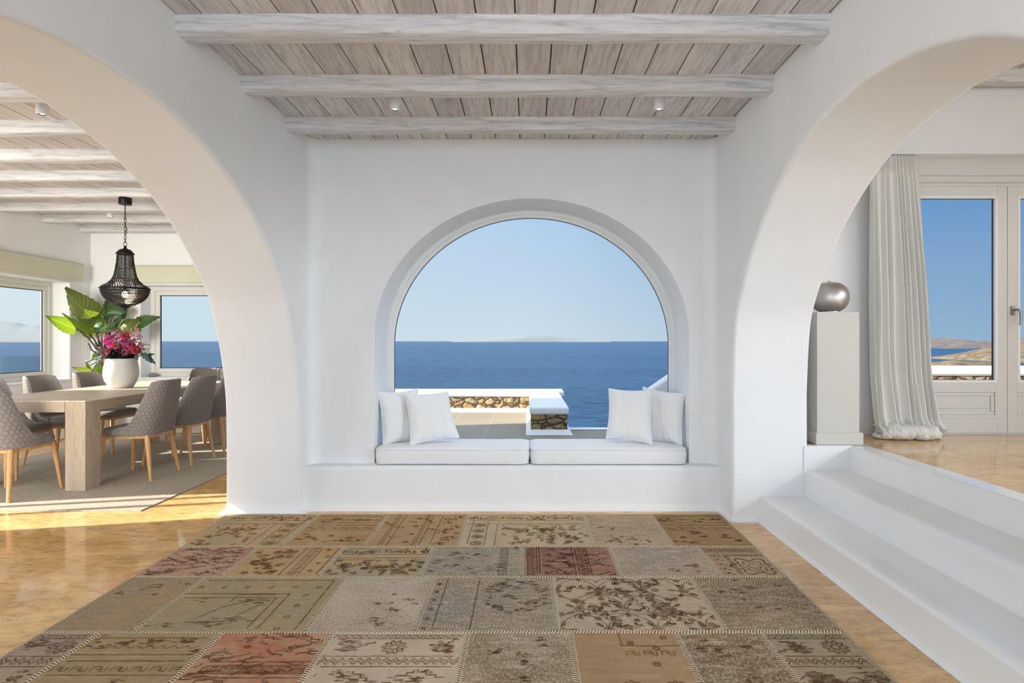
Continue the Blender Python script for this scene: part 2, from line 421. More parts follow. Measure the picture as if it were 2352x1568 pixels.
# left wall with the wide arch to the dining room
LF = [(4.128, .0), (4.128, .5), (4.112, .85), (4.045, 1.16), (3.926, 1.478), (3.80, 1.662), (3.517, 1.938), (3.272, 2.10), (3.059, 2.195), (2.873, 2.262), (2.56, 2.325), (2.308, 2.337)]
far = smooth_pts(LF, 6); near = [(2*2.308-y, z) for y, z in reversed(far)][1:]
arch = far+near
b = MB()
b.prism([(YB+.2, 0), (YB+.2, 2.86), (YN, 2.86), (YN, 0), (near[-1][0], 0)]+list(reversed(near))[1:]+list(reversed(far)), 'x', XLo, XL)
wl = struct(b.build('wall_left', M['plaster'], smooth=30, bevel=.022, merge=True))
# right wall with the arch to the raised room
RF = [(3.948, .0), (3.948, .7), (3.945, .95), (3.895, 1.37), (3.768, 1.612), (3.62, 1.805), (3.456, 1.969), (3.189, 2.16), (2.965, 2.262), (2.70, 2.33), (2.45, 2.352)]
farR = smooth_pts(RF, 6); nearR = [(2*2.45-y, z) for y, z in reversed(farR)][1:]
b = MB()
b.prism([(YB+.2, 0), (YB+.2, 2.86), (YN, 2.86), (YN, 0), (nearR[-1][0], 0)]+list(reversed(nearR))[1:]+list(reversed(farR)), 'x', XR, XRo)
wr = struct(b.build('wall_right', M['plaster'], smooth=30, bevel=.022, merge=True))

# plaster coves at the feet of the two piers
def cove(name, path, r, mat, closed=False):
    """concave skirt of radius r along a floor path; path points carry the outward normal"""
    b = MB(); rings = []
    for (x, y, nx, ny) in path:
        ring = []
        for k in range(7):
            a = PI/2*k/6
            o = r*(1-math.sin(a)); h = r*(1-math.cos(a))*1.35
            ring.append((x+nx*o, y+ny*o, h))
        ring.append((x-nx*.01, y-ny*.01, r*1.35)); ring.append((x-nx*.01, y-ny*.01, 0))
        rings.append(ring)
    b.loft(rings, 0, True, True, True)
    return struct(b.build(name, mat, smooth=40))
yj = 4.128
cove('baseboard_left', [(XLo, 4.6, -1, 0), (XLo, yj+.03, -1, 0), (XLo+.006, yj+.008, -.75, -.66), (XLo+.03, yj, 0, -1), (XL-.03, yj, 0, -1), (XL-.006, yj+.008, .72, -.69), (XL, yj+.03, 1, 0), (XL, 4.25, 1, 0)], .062, M['plaster'])
yj = 3.948
cove('baseboard_right', [(XR, 4.25, -1, 0), (XR, yj+.03, -1, 0), (XR+.006, yj+.008, -.7, -.7), (XR+.03, yj, 0, -1), (1.60, yj, 0, -1)], .03, M['plaster'])

# back wall with the round-headed window niche
XC, HA, SPR, TOP, SILL = .031, 1.197, 1.275, 2.335, .321
def niche(a, top, spr, bottom, n=72):
    pts = []
    for i in range(n+1):
        t = PI*i/n
        pts.append((XC+a*math.cos(t), spr+(top-spr)*math.sin(t)))
    m = 14
    pts += [(XC-a, spr+(bottom-spr)*k/m) for k in range(1, m+1)]
    pts += [(XC-a+2*a*k/24, bottom) for k in range(1, 24)]
    pts += [(XC+a, bottom+(spr-bottom)*k/m) for k in range(0, m)]
    return pts
def plate_ring(b, hole, rect, y0, y1, mat=0):
    x0, x1, z0, z1 = rect; cx, cz = XC, (SILL+TOP)/2
    outer = []
    for (x, z) in hole:
        dx, dz = x-cx, z-cz; s = 1e9
        if dx > 1e-9: s = min(s, (x1-cx)/dx)
        if dx < -1e-9: s = min(s, (x0-cx)/dx)
        if dz > 1e-9: s = min(s, (z1-cz)/dz)
        if dz < -1e-9: s = min(s, (z0-cz)/dz)
        outer.append((cx+dx*s, cz+dz*s))
    for (c, d) in ((x0, z0), (x1, z0), (x0, z1), (x1, z1)):
        k = min(range(len(outer)), key=lambda i: (outer[i][0]-c)**2+(outer[i][1]-d)**2); outer[k] = (c, d)
    n = len(hole); base = [(y0, hole), (y0, outer), (y1, outer), (y1, hole)]
    b.loft([[(p[0], y, p[1]) for p in pts] for y, pts in base]+[[(p[0], y0, p[1]) for p in hole]], mat, True, False, False)
b = MB()
plate_ring(b, niche(HA, TOP, SPR, SILL), (XLo, XRo, 0, 2.86), YB, YBo+.08)
# rounded inner corners of the room
for sx, x in ((1, XL), (-1, XR)):
    r = .085; prof = [(x, YB)]+[(x+sx*r*(1-math.cos(PI/2*k/8)), YB-r*(1-math.sin(PI/2*k/8))) for k in range(9)]
    b.prism(prof, 'z', .3, CEIL)
struct(b.build('wall_back', M['plaster'], smooth=30, bevel=.03, seg=4, merge=True))

# masonry bench under the window
b = MB()
prof = [(4.36, 0), (4.36, .3215), (4.26, .3215)]
for k in range(7):
    a = PI/2*k/6; prof.append((4.212+.028-.028*math.sin(a), .3215-.028+.028*math.cos(a)))
prof += [(4.207, .06)]
for k in range(1, 6): prof.append((4.207-.03*(1-math.cos(PI/2*k/5)), .06*(1-k/5)))
b.prism(prof, 'x', XL, XR)
tag(b.build('window_bench', M['plaster'], smooth=40), 'low white plastered built-in bench below the round-headed window', 'bench')

# arched window frame and pane
w1 = sroot('window_1', (XC, YBo+.03, SILL))
b = MB(); yf0, yf1 = YBo-.012, YBo+.055
def ringframe(b, o, i, y0, y1):
    b.loft([[(p[0], y0, p[1]) for p in o], [(p[0], y0, p[1]) for p in i], [(p[0], y1, p[1]) for p in i], [(p[0], y1, p[1]) for p in o], [(p[0], y0, p[1]) for p in o]], 0, True, False, False)
ringframe(b, niche(1.200, 2.338, SPR, SILL-.002), niche(1.172, 2.305, 1.24, SILL+.03), yf0, yf1)
ringframe(b, niche(1.172, 2.305, 1.24, SILL+.03), niche(1.148, 2.279, 1.214, SILL+.055), yf0+.014, yf1-.008)
b.build('window_frame', M['whitepaint'], w1, smooth=30, bevel=.003, seg=2)
b = MB(); ringframe(b, niche(1.149, 2.280, 1.214, SILL+.054), niche(1.1455, 2.2765, 1.214, SILL+.057), yf0+.03, yf0+.044)
b.build('glazing_seal', M['gasket'], w1)
b = MB(); g = niche(1.1475, 2.2785, 1.214, SILL+.055); n = len(g)
b.add([(p[0], yf0+.037, p[1]) for p in g], [tuple(range(n))])
b.build('pane', M['glass'], w1)

# floor
b = MB(); b.box((-6.2, YN, -.1), (XRo, YBo, 0)); b.box((-6.2, YBo, -.1), (-1.95, 8.0, 0)); struct(b.build('floor', M['floor']))

# ceilings of boards with roofs above
def boards(name, x0, x1, y0, y1, z, phase, mat):
    b = MB(); w = .184; x = x0-phase
    while x < x1:
        a, c = max(x+.003, x0), min(x+w-.003, x1)
        if c-a > .01:
            b.add([(a,y0,z+.02),(a,y0,z+.004),(a+.004,y0,z),(c-.004,y0,z),(c,y0,z+.004),(c,y0,z+.02),
                   (a,y1,z+.02),(a,y1,z+.004),(a+.004,y1,z),(c-.004,y1,z),(c,y1,z+.004),(c,y1,z+.02)],
                  [(0,1,7,6),(1,2,8,7),(2,3,9,8),(3,4,10,9),(4,5,11,10),(5,0,6,11),(0,5,4,3,2,1),(6,7,8,9,10,11)])
        x += w
    b.box((x0, y0, z+.016), (x1, y1, z+.05), 1)
    return struct(b.build(name, [mat, M['gap']]))
boards('ceiling', XL, XR, YN, YB, CEIL, .06, M['board'])
boards('ceiling_dining', -5.9, XLo, YN, 7.68, CEIL, .1, M['board'])
boards('ceiling_upper_room', XRo, 6.3, YN, 4.46, 3.30, .1, M['board'])
b = MB(); b.box((-6.30, YN, 2.84), (XLo-.0, 8.05, 3.12)); b.box((XLo, YN, 2.86), (XRo, YBo+.08, 3.12)); b.box((XRo, YN, 3.35), (6.6, 4.78, 3.62)); b.box((XRo-.2, YN, 3.12), (XRo, 4.78, 3.62))
struct(b.build('roof', M['plaster']))

# hewn beams
def beam(x0, x1, y, seed, z=CEIL, h=.088, d=.112):
    b = MB(); n = 46; rings = []
    sec = [(0, 1.06), (-.01, .9), (-.02, .5), (0, .14), (.08, .03), (.25, 0), (.75, 0), (.92, .03), (1, .14), (1.02, .5), (1.0, 1.06)]
    for i in range(n+1):
        x = x0+(x1-x0)*i/n; ring = []
        for k, (u, v) in enumerate(sec):
            w = mnoise.noise((x*1.6, k*.35, seed*3.7))*.010+mnoise.noise((x*5, k*.5, seed*9.1))*.004
            w2 = mnoise.noise((x*1.1, 7+k*.2, seed*5.3))*.006
            ring.append((x, y+u*d+w*(1 if u < .5 else -1), z-h*(1-v)+(w2 if v < .6 else 0)))
        rings.append(ring)
    b.loft(rings); return b.build('ceiling_beam', M['beam'], smooth=40, loc=((x0+x1)/2, y+d/2, z))
BL = ['whitewashed hewn ceiling beam highest in the photo, above the middle of the rug',
      'whitewashed hewn ceiling beam of the main room between the highest one and the lowest one',
      'whitewashed hewn ceiling beam closest to the wall above the round-headed window']
for i, y in enumerate((2.673, 3.281, 3.893)):
    tag(beam(XL-.004, XR+.004, y, i+1), BL[i], 'beam', 'beams of the main room ceiling')
DBL = ['washed beam of the dining room ceiling in front of the first white spotlight, cut off by the arch',
       'washed dining ceiling beam just behind the first white spotlight',
       'washed dining ceiling beam, third counted from the arch',
       'washed dining ceiling beam next in front of the one holding the lantern',
       'washed dining ceiling beam that the black lantern hangs from',
       'washed dining ceiling beam just behind the lantern mount, in front of the small far spotlight',
       'washed dining ceiling beam with its free end showing, behind the small far spotlight',
       'washed dining ceiling beam at the far end wall, last and lowest in view']
for i, y in enumerate((3.36, 3.95, 4.547, 5.115, 5.70, 6.306, 6.913, 7.50)):
    tag(beam(-5.9, XLo+.01, y, i+11), DBL[i], 'beam', 'beams of the dining room ceiling')
tag(beam(XRo, 6.3, 4.28, 31, 3.30, .09, .12), 'brownish ceiling beam of the raised room, at the top of the far arch', 'beam')

# ceiling spotlights
def spot(loc, r, h, label, group):
    t = thing('ceiling_spotlight', label, 'spotlight', loc, 0, group); x, y, z = loc
    b = MB(); b.lathe([(r, z), (r, z-h+.003), (r-.003, z-h), (r*.72, z-h), (r*.66, z-h+.012), (r*.5, z-h+.02)], (x, y), 28, 0, True, True); b.build('housing', M['whitepaint'], t, smooth=40)
    b = MB(); b.lathe([(r*.72, z-h+.0005), (r*.66, z-h-.001), (r*.56, z-h+.003), (r*.52, z-h+.008)], (x, y), 24, 0, False, False); b.build('bezel', M['gasket'], t, smooth=40)
    b = MB(); b.lathe([(r*.52, z-h+.006), (r*.3, z-h+.003), (.001, z-h+.002)], (x, y), 20, 0, False, True); b.build('lens', M['lamp'], t, smooth=60)
spot((-.827, 3.545, CEIL), .032, .094, 'white cylinder ceiling spotlight above the left half of the arched window', 'spotlights of the main room')
spot((.819, 3.545, CEIL), .032, .094, 'white cylinder ceiling spotlight above the right half of the arched window', 'spotlights of the main room')
spot((-3.088, 3.62, CEIL), .032, .094, 'lit white cylinder spotlight on the dining ceiling nearest the arch', 'spotlights of the dining room')
spot((-4.853, 6.62, CEIL), .034, .094, 'small white spotlight on the dining ceiling near the black lantern', 'spotlights of the dining room')

# dining room walls
b = MB()
ZW0, ZW1 = .752, 2.004
b.holes('x', -6.215, -5.9, [YN, 3.13, 3.98, 5.25, 7.33, 8.05], [0, .12, ZW0, 1.75, ZW1, 2.86], lambda i, j: (i == 1 and 1 <= j <= 2) or (i == 3 and 2 <= j <= 3))
struct(b.build('wall_dining_left', M['plaster'], merge=True, smooth=30, bevel=.015))
b = MB()
b.holes('y', 7.68, 8.05, [-6.1, -5.227, -3.0, -2.0], [0, ZW0, ZW1, 2.86], lambda i, j: i == 1 and j == 1)
struct(b.build('wall_dining_back', M['plaster'], merge=True, smooth=30, bevel=.015))
b = MB(); b.box((XLo, YB+.19, 0), (-1.93, 8.05, 2.86)); struct(b.build('wall_dining_right', M['plaster']))
# window 2: left dining wall (x plane), window 3: back dining wall, window 4: beyond the frame, lets the low sun in
def rect_frame(b, axis, a0, a1, u0, u1, v0, v1, w):
    for (p, q, r, s) in ((u0, u1, v0, v0+w), (u0, u1, v1-w, v1), (u0, u0+w, v0+w, v1-w), (u1-w, u1, v0+w, v1-w)):
        if axis == 'x': b.box((a0, p, r), (a1, q, s))
        else: b.box((p, a0, r), (q, a1, s))
def window(name, axis, a, u0, u1, v0, v1, sgn, bars=(), w=.062, w2=.052):
    rt = sroot(name, ((a, (u0+u1)/2, v0) if axis == 'x' else ((u0+u1)/2, a, v0)))
    b = MB(); lo, hi = sorted((a, a+sgn*.07)); rect_frame(b, axis, lo, hi, u0, u1, v0, v1, w)
    lo2, hi2 = sorted((a+sgn*.012, a+sgn*.06)); rect_frame(b, axis, lo2, hi2, u0+w, u1-w, v0+w, v1-w, w2)
    for u in bars:
        if axis == 'x': b.box((lo, u-.022, v0+w), (hi, u+.022, v1-w))
        else: b.box((u-.022, lo, v0+w), (u+.022, hi, v1-w))
    b.build('window_frame', M['frame'], rt, bevel=.004, seg=2)
    g = w+w2; t0, t1 = sorted((a+sgn*.03, a+sgn*.042))
    b = MB(); rect_frame(b, axis, t0, t1, u0+g-.001, u1-g+.001, v0+g-.001, v1-g+.001, .010); b.build('glazing_seal', M['gasket'], rt)
    b = MB(); c = a+sgn*.036
    q = [(u0+g, v0+g), (u1-g, v0+g), (u1-g, v1-g), (u0+g, v1-g)]
    b.add([((c, p, r) if axis == 'x' else (p, c, r)) for p, r in q], [(0, 1, 2, 3)]); b.build('pane', M['glass'], rt)
    return rt
window('window_2', 'x', -6.12, 5.25, 7.33, ZW0-.0, ZW1, -1)
window('window_3', 'y', 7.885, -5.227, -3.0, ZW0-.06+.06, ZW1, 1, w=.06, w2=.06)
window('window_4', 'x', -6.10, 3.13, 3.98, .12, 1.75, -1, bars=(3.60, 3.80), w=.03, w2=.02)
# sills
b = MB(); b.box((-6.12, 5.25, ZW0-.012), (-5.885, 7.33, ZW0+.008)); struct(b.build('trim_1', M['plaster'], bevel=.006))
b = MB(); b.box((-5.227, 7.665, ZW0-.012), (-3.0, 7.885, ZW0+.008)); struct(b.build('trim_2', M['plaster'], bevel=.006))

# raised room: platform, steps, facade
PZ = .52
b = MB(); b.box((2.335, YN, .3), (6.5, 4.46, PZ)); b.box((XRo+.02, 4.0, .3), (2.335, 4.46, PZ)); struct(b.build('floor_upper_room', M['floor2'], merge=False))
b = MB()
# stair profile in x-z swept along y up to the pier, upper strip returning behind it
def stair(y0, y1):
    pr = [(2.36, 0), (2.36, PZ+.004)]
    def nose(x, z, r=.022):
        return [(x+r-r*math.sin(PI/2*k/5), z-r+r*math.cos(PI/2*k/5)) for k in range(6)]
    def foot(x, z, r=.012):
        return [(x-r*math.sin(PI/2*k/3)*0-r*(1-math.cos(PI/2*k/3)), z+r*(1-math.sin(PI/2*k/3))) for k in range(4)]
    pr += nose(2.234, PZ+.004)+foot(2.232, .356)+nose(1.926, .356)+foot(1.924, .178)+nose(1.612, .178)
    pr += [(1.606, .03), (1.596, .006), (1.588, 0)]
    b.prism(pr, 'y', y0, y1)
stair(.97, 3.952)
b.box((XRo-.03, 3.94, .0), (2.36, 4.005, PZ+.004))
b.box((2.20, YN, 0), (2.36, .97, PZ+.004))
tag(b.build('entry_steps', M['step'], smooth=40), 'white glossy plaster steps leading up through the right arch', 'steps')
YD = 4.458
b = MB()
DX0, DX1, DZ1 = 2.79, 4.735, PZ+2.14
b.holes('y', YD, 4.78, [XRo-.05, DX0, DX1, 6.6], [0, PZ, 2.70, 3.40], lambda i, j: i == 1 and j == 1)
struct(b.build('wall_upper_back', M['plaster'], merge=True))
b = MB(); b.box((6.3, YN, 0), (6.6, 4.5, 3.4)); struct(b.build('wall_upper_right', M['plaster']))
# lintel box over the glazed door
b = MB(); b.box((DX0, YD-.004, 2.545), (DX1, YD+.08, 2.700)); b.box((DX0, YD+.004, 2.49), (DX1, YD+.08, 2.545)); b.box((DX0, YD-.002, 2.492), (DX1, YD+.01, 2.497))
struct(b.build('trim_3', M['frame'], bevel=.002, seg=1))
# glazed double door
d1 = sroot('door_1', (3.76, YD+.03, PZ))
b = MB()
rect_frame(b, 'y', YD+.012, YD+.09, DX0, DX1, PZ, 2.492, .03); b.build('door_frame', M['frame'], d1, bevel=.003, seg=1)
def leaf_door(x0, x1):
    b = MB(); y0, y1 = YD+.004, YD+.062; z0, z1 = PZ+.012, 2.462; s = .078
    gz0, gz1 = .945, 2.395
    b.box((x0, y0, z0), (x0+s, y1, z1)); b.box((x1-s, y0, z0), (x1, y1, z1))
    b.box((x0+s, y0, z1-.075), (x1-s, y1, z1)); b.box((x0+s, y0, .868), (x1-s, y1, .925)); b.box((x0+s, y0, z0), (x1-s, y1, z0+.118))
    b.box((x0+s, y0+.012, z0+.118), (x1-s, y1-.01, .868))
    b.build('leaf_frame', M['frame'], d1, bevel=.003, seg=2)
    b = MB(); rect_frame(b, 'y', y0-.004, y0+.016, x0+s-.002, x1-s+.002, z0+.116, .870, .022); rect_frame(b, 'y', y0+.004, y0+.012, x0+s+.02, x1-s-.02, z0+.138, .848, .028)
    b.box((x0+s+.07, y0+.003, z0+.19), (x1-s-.07, y0+.012, .80)); b.build('panel_moulding', M['frame'], d1, bevel=.004, seg=2)
    b = MB(); rect_frame(b, 'y', y0-.004, y0+.018, x0+s-.002, x1-s+.002, .922, 2.390, .022); b.build('glazing_bead', M['whitepaint'], d1, bevel=.004, seg=2)
    b = MB(); rect_frame(b, 'y', y0+.018, y0+.030, x0+s+.017, x1-s-.017, .941, 2.371, .005); b.build('glazing_seal', M['gasket'], d1)
    b = MB(); c = y0+.026; b.add([(x0+s, c, .93), (x1-s, c, .93), (x1-s, c, 2.39), (x0+s, c, 2.39)], [(0, 1, 2, 3)]); b.build('pane', M['glass'], d1)
leaf_door(2.82, 3.7615); leaf_door(3.7645, 4.705)
b = MB(); hx, hz = 3.800, 1.488
b.box((hx-.014, YD-.010, hz-.035), (hx+.014, YD+.004, hz+.035)); b.tube([(hx, YD-.005, hz+.005), (hx, YD-.045, hz+.005)], .009, 12)
b.tube([(hx, YD-.045, hz+.010), (hx+.018, YD-.05, hz-.004), (hx+.022, YD-.05, hz-.05), (hx+.016, YD-.05, hz-.115)], [.010, .010, .0095, .008], 12)
o = b.build('door_handle', M['steel'], d1, smooth=40, bevel=.002); o['label'] = 'grey metal lever handle'
# ---------------------------------------------------------------- cushions
def smoothstep(a, b, x):
    t = max(0, min(1, (x-a)/(b-a))); return t*t*(3-2*t)
def seat_cushion(x0, x1, y0, y1, z0, h, seed, label):
    t = thing('seat_cushion', label, 'cushion', ((x0+x1)/2, (y0+y1)/2, z0), 0, 'seat cushions on the window bench')
    b = MB(); n = 26; cx, cy = (x0+x1)/2, (y0+y1)/2; hx, hy = (x1-x0)/2, (y1-y0)/2
    def outline(k, grow):
        pts = []
        R = .06
        for (sx, sy, a0) in ((1, 1, 0), (-1, 1, 90), (-1, -1, 180), (1, -1, 270)):
            for i in range(9):
                a = math.radians(a0+i*90/8)
                pts.append((sx*(hx-R)+R*math.cos(a), sy*(hy-R)+R*math.sin(a)))
        out = []
        for i, (x, y) in enumerate(pts):
            q = pts[(i+1) % len(pts)]
            m = max(1, int(math.hypot(q[0]-x, q[1]-y)/.05))
            for j in range(m):
                out.append((x+(q[0]-x)*j/m, y+(q[1]-y)*j/m))
        res = []
        for (x, y) in out:
            s = 1+grow/max(hx, hy)*0
            l = math.hypot(x/hx, y/hy)
            res.append((cx+x-grow*(x/hx), cy+y-grow*(y/hy)))
        return res
    def lvl(z, inset):
        w = []
        for (x, y) in outline(0, inset):
            q = mnoise.noise((x*6, y*6, seed+z*9))*.004
            w.append((x, y, z+q*.6))
        return w
    rings = [lvl(z0+.001, .022), lvl(z0+.004, .010), lvl(z0+.012, .003), lvl(z0+.035, -.002), lvl(z0+h*.5, -.004), lvl(z0+h*.78, -.001), lvl(z0+h*.87, .003),
             lvl(z0+h*.885, .001), lvl(z0+h*.90, .003), lvl(z0+h*.96, .018), lvl(z0+h*.99, .045), lvl(z0+h*1.01, .10), lvl(z0+h*1.03, .16)]
    b.loft(rings); b.build('cushion_body', M['canvas'], t, smooth=55)
    b = MB(); b.tube([p for p in lvl(z0+h*.885, -.001)], .0032, 6, 0, True); b.build('top_piping', M['canvas'], t, smooth=60)
    b = MB(); b.tube([p for p in lvl(z0+.010, .001)], .0032, 6, 0, True); b.build('bottom_piping', M['canvas'], t, smooth=60)
seat_cushion(-1.148, .010, 4.262, 4.70, .3225, .128, 1.0, 'white seat cushion on the bench under the two pillows by the stone terrace wall')
seat_cushion(.022, 1.200, 4.262, 4.70, .3225, .128, 5.0, 'white seat cushion on the bench under the pillows where the sea is behind')

def pillow(bl, br, tr, tl, th, seed, label):
    """throw pillow spanned by four corner places, puffed on both sides"""
    bl, br, tr, tl = [Vector(p) for p in (bl, br, tr, tl)]
    c = (bl+br+tr+tl)/4
    nrm = (br-bl).cross(tl-bl).normalized()
    t = thing('throw_pillow', label, 'pillow', (bl+br)/2, 0, 'throw pillows on the window bench')
    b = MB(); n = 30
    def side(s):
        def fn(u, v):
            a, d = 2*u-1, 2*v-1
            pin = .045
            uu = u-a*pin*(1-d*d)*abs(a)**3*1.0
            vv = v-d*pin*(1-a*a)*abs(d)**3*1.0
            p = bl.lerp(br, uu).lerp(tl.lerp(tr, uu), vv)
            k = max(0, (1-a**4))*max(0, (1-d**4))
            puff = th*.5*(k**.62)
            wr = mnoise.noise((u*5+seed, v*5, s))*.010*k+mnoise.noise((u*14, v*4+seed, s*2))*.005*(1-abs(a)*.3)*min(1, 3*k)
            rad = math.sin(math.atan2(d, a)*14+seed)*.004*smoothstep(.45, .95, max(abs(a), abs(d)))*min(1, 4*k)
            return p+nrm*s*(puff+wr+rad+.002)
        return fn
    b.grid(side(1), n, n); b.grid(side(-1), n, n)
    b.build('pillow_body', M['canvas'], t, smooth=80, merge=False)
    f = side(0); pts = [f(i/20, 0) for i in range(20)]+[f(1, i/20) for i in range(20)]+[f(1-i/20, 1) for i in range(20)]+[f(0, 1-i/20) for i in range(20)]
    b = MB(); b.tube(pts, .0045, 6, 0, True); b.build('seam', M['canvas'], t, smooth=80)
pillow(P(880, 1023, 4.40), P(958, 1012, 4.56), P(960, 892, 4.685), P(868, 900, 4.46), .12, 1.3, 'white throw pillow at the end by the stone terrace wall, half behind another pillow')
pillow(P(943, 1022, 4.37), P(1055, 1005, 4.52), P(1029, 899, 4.655), P(928, 904, 4.50), .13, 4.1, 'white throw pillow leaning in front of its neighbour, stone terrace wall beside it')
pillow(P(1392, 1006, 4.52), P(1498, 1020, 4.38), P(1500, 894, 4.50), P(1398, 892, 4.655), .13, 7.7, 'white throw pillow standing in front of its neighbour, against the blue sea')
pillow(P(1490, 1011, 4.56), P(1566, 1022, 4.40), P(1573, 903, 4.45), P(1476, 888, 4.685), .12, 9.2, 'white throw pillow against the niche side below the sloping outdoor wall, half hidden')

# ------------------------------------------------------------ patchwork rug
RX = []
ROWS = [ # y far, y near, x edges
 (4.084, 3.440, [-2.165, -1.49, -.994, -.422, .403, .884, 1.383]),
 (3.440, 2.998, [-2.09, -1.619, -1.103, -.566, -.032, .492, 1.021, 1.375]),
 (2.998, 2.431, [-2.085, -1.693, -.954, -.486, .128, .853, 1.368]),
 (2.431, 1.850, [-2.074, -1.823, -1.30, -.826, -.255, .182, .63, .988, 1.352]),
 (1.850, 1.300, [-2.07, -1.5, -1.0, -.45, .1, .72, 1.345])]
K = 1.0
PATCH = [ # kind, ground, second ground, ink
 [('floral', (196,172,132), (176,162,130), (120,84,48)), ('hstripe', (168,138,98), (186,158,120), (112,80,44)), ('vstripe', (172,142,104), (184,156,118), (112,80,48)), ('floral', (204,182,146), (186,174,148), (104,72,40)), ('worn', (166,142,112), (186,164,136), (110,82,52)), ('hstripe', (150,122,84), (170,142,106), (92,64,36))],
 [('geo', (184,156,136), (178,110,92), (112,62,46)), ('diag', (182,154,116), (194,168,130), (116,82,48)), ('floral', (190,166,128), (160,158,140), (84,62,44)), ('bluegrey', (166,150,128), (150,141,126), (92,84,80)), ('redstripe', (160,128,112), (150,100,84), (84,46,36)), ('worn', (178,156,134), (150,140,130), (128,104,80)), ('medal', (188,166,138), (172,150,122), (104,74,52))],
 [('faint', (168,146,112), (150,138,116), (96,72,44)), ('corner', (174,154,118), (160,152,124), (112,84,48)), ('worn', (172,154,136), (196,182,168), (120,100,76)), ('vfaint', (162,142,116), (140,136,132), (104,84,60)), ('vines', (192,172,146), (178,168,148), (92,68,44)), ('worn', (152,132,104), (128,112,90), (100,82,56))],
 [('bands', (178,162,142), (170,152,138), (104,72,62)), ('hstripe', (166,146,112), (176,156,122), (112,80,48)), ('geo', (186,154,126), (180,100,74), (116,68,40)), ('bands', (204,188,170), (196,180,160), (118,80,58)), ('worn', (136,120,94), (176,158,140), (92,78,58)), ('tancorner', (172,144,112), (162,136,104), (128,90,58)), ('worn', (142,120,92), (124,104,78), (104,84,58)), ('floralband', (172,152,126), (160,150,130), (96,72,52))],
 [('worn', (160,140,112), (140,126,104), (110,84,56)), ('bands', (176,158,134), (168,150,128), (110,78,52)), ('worn', (168,150,126), (150,134,112), (112,88,62)), ('geo', (182,146,118), (186,108,84), (112,66,44)), ('vines', (186,168,140), (176,164,142), (96,70,46)), ('worn', (148,130,102), (130,116,94), (104,84,58))]]
RUGZ = .009
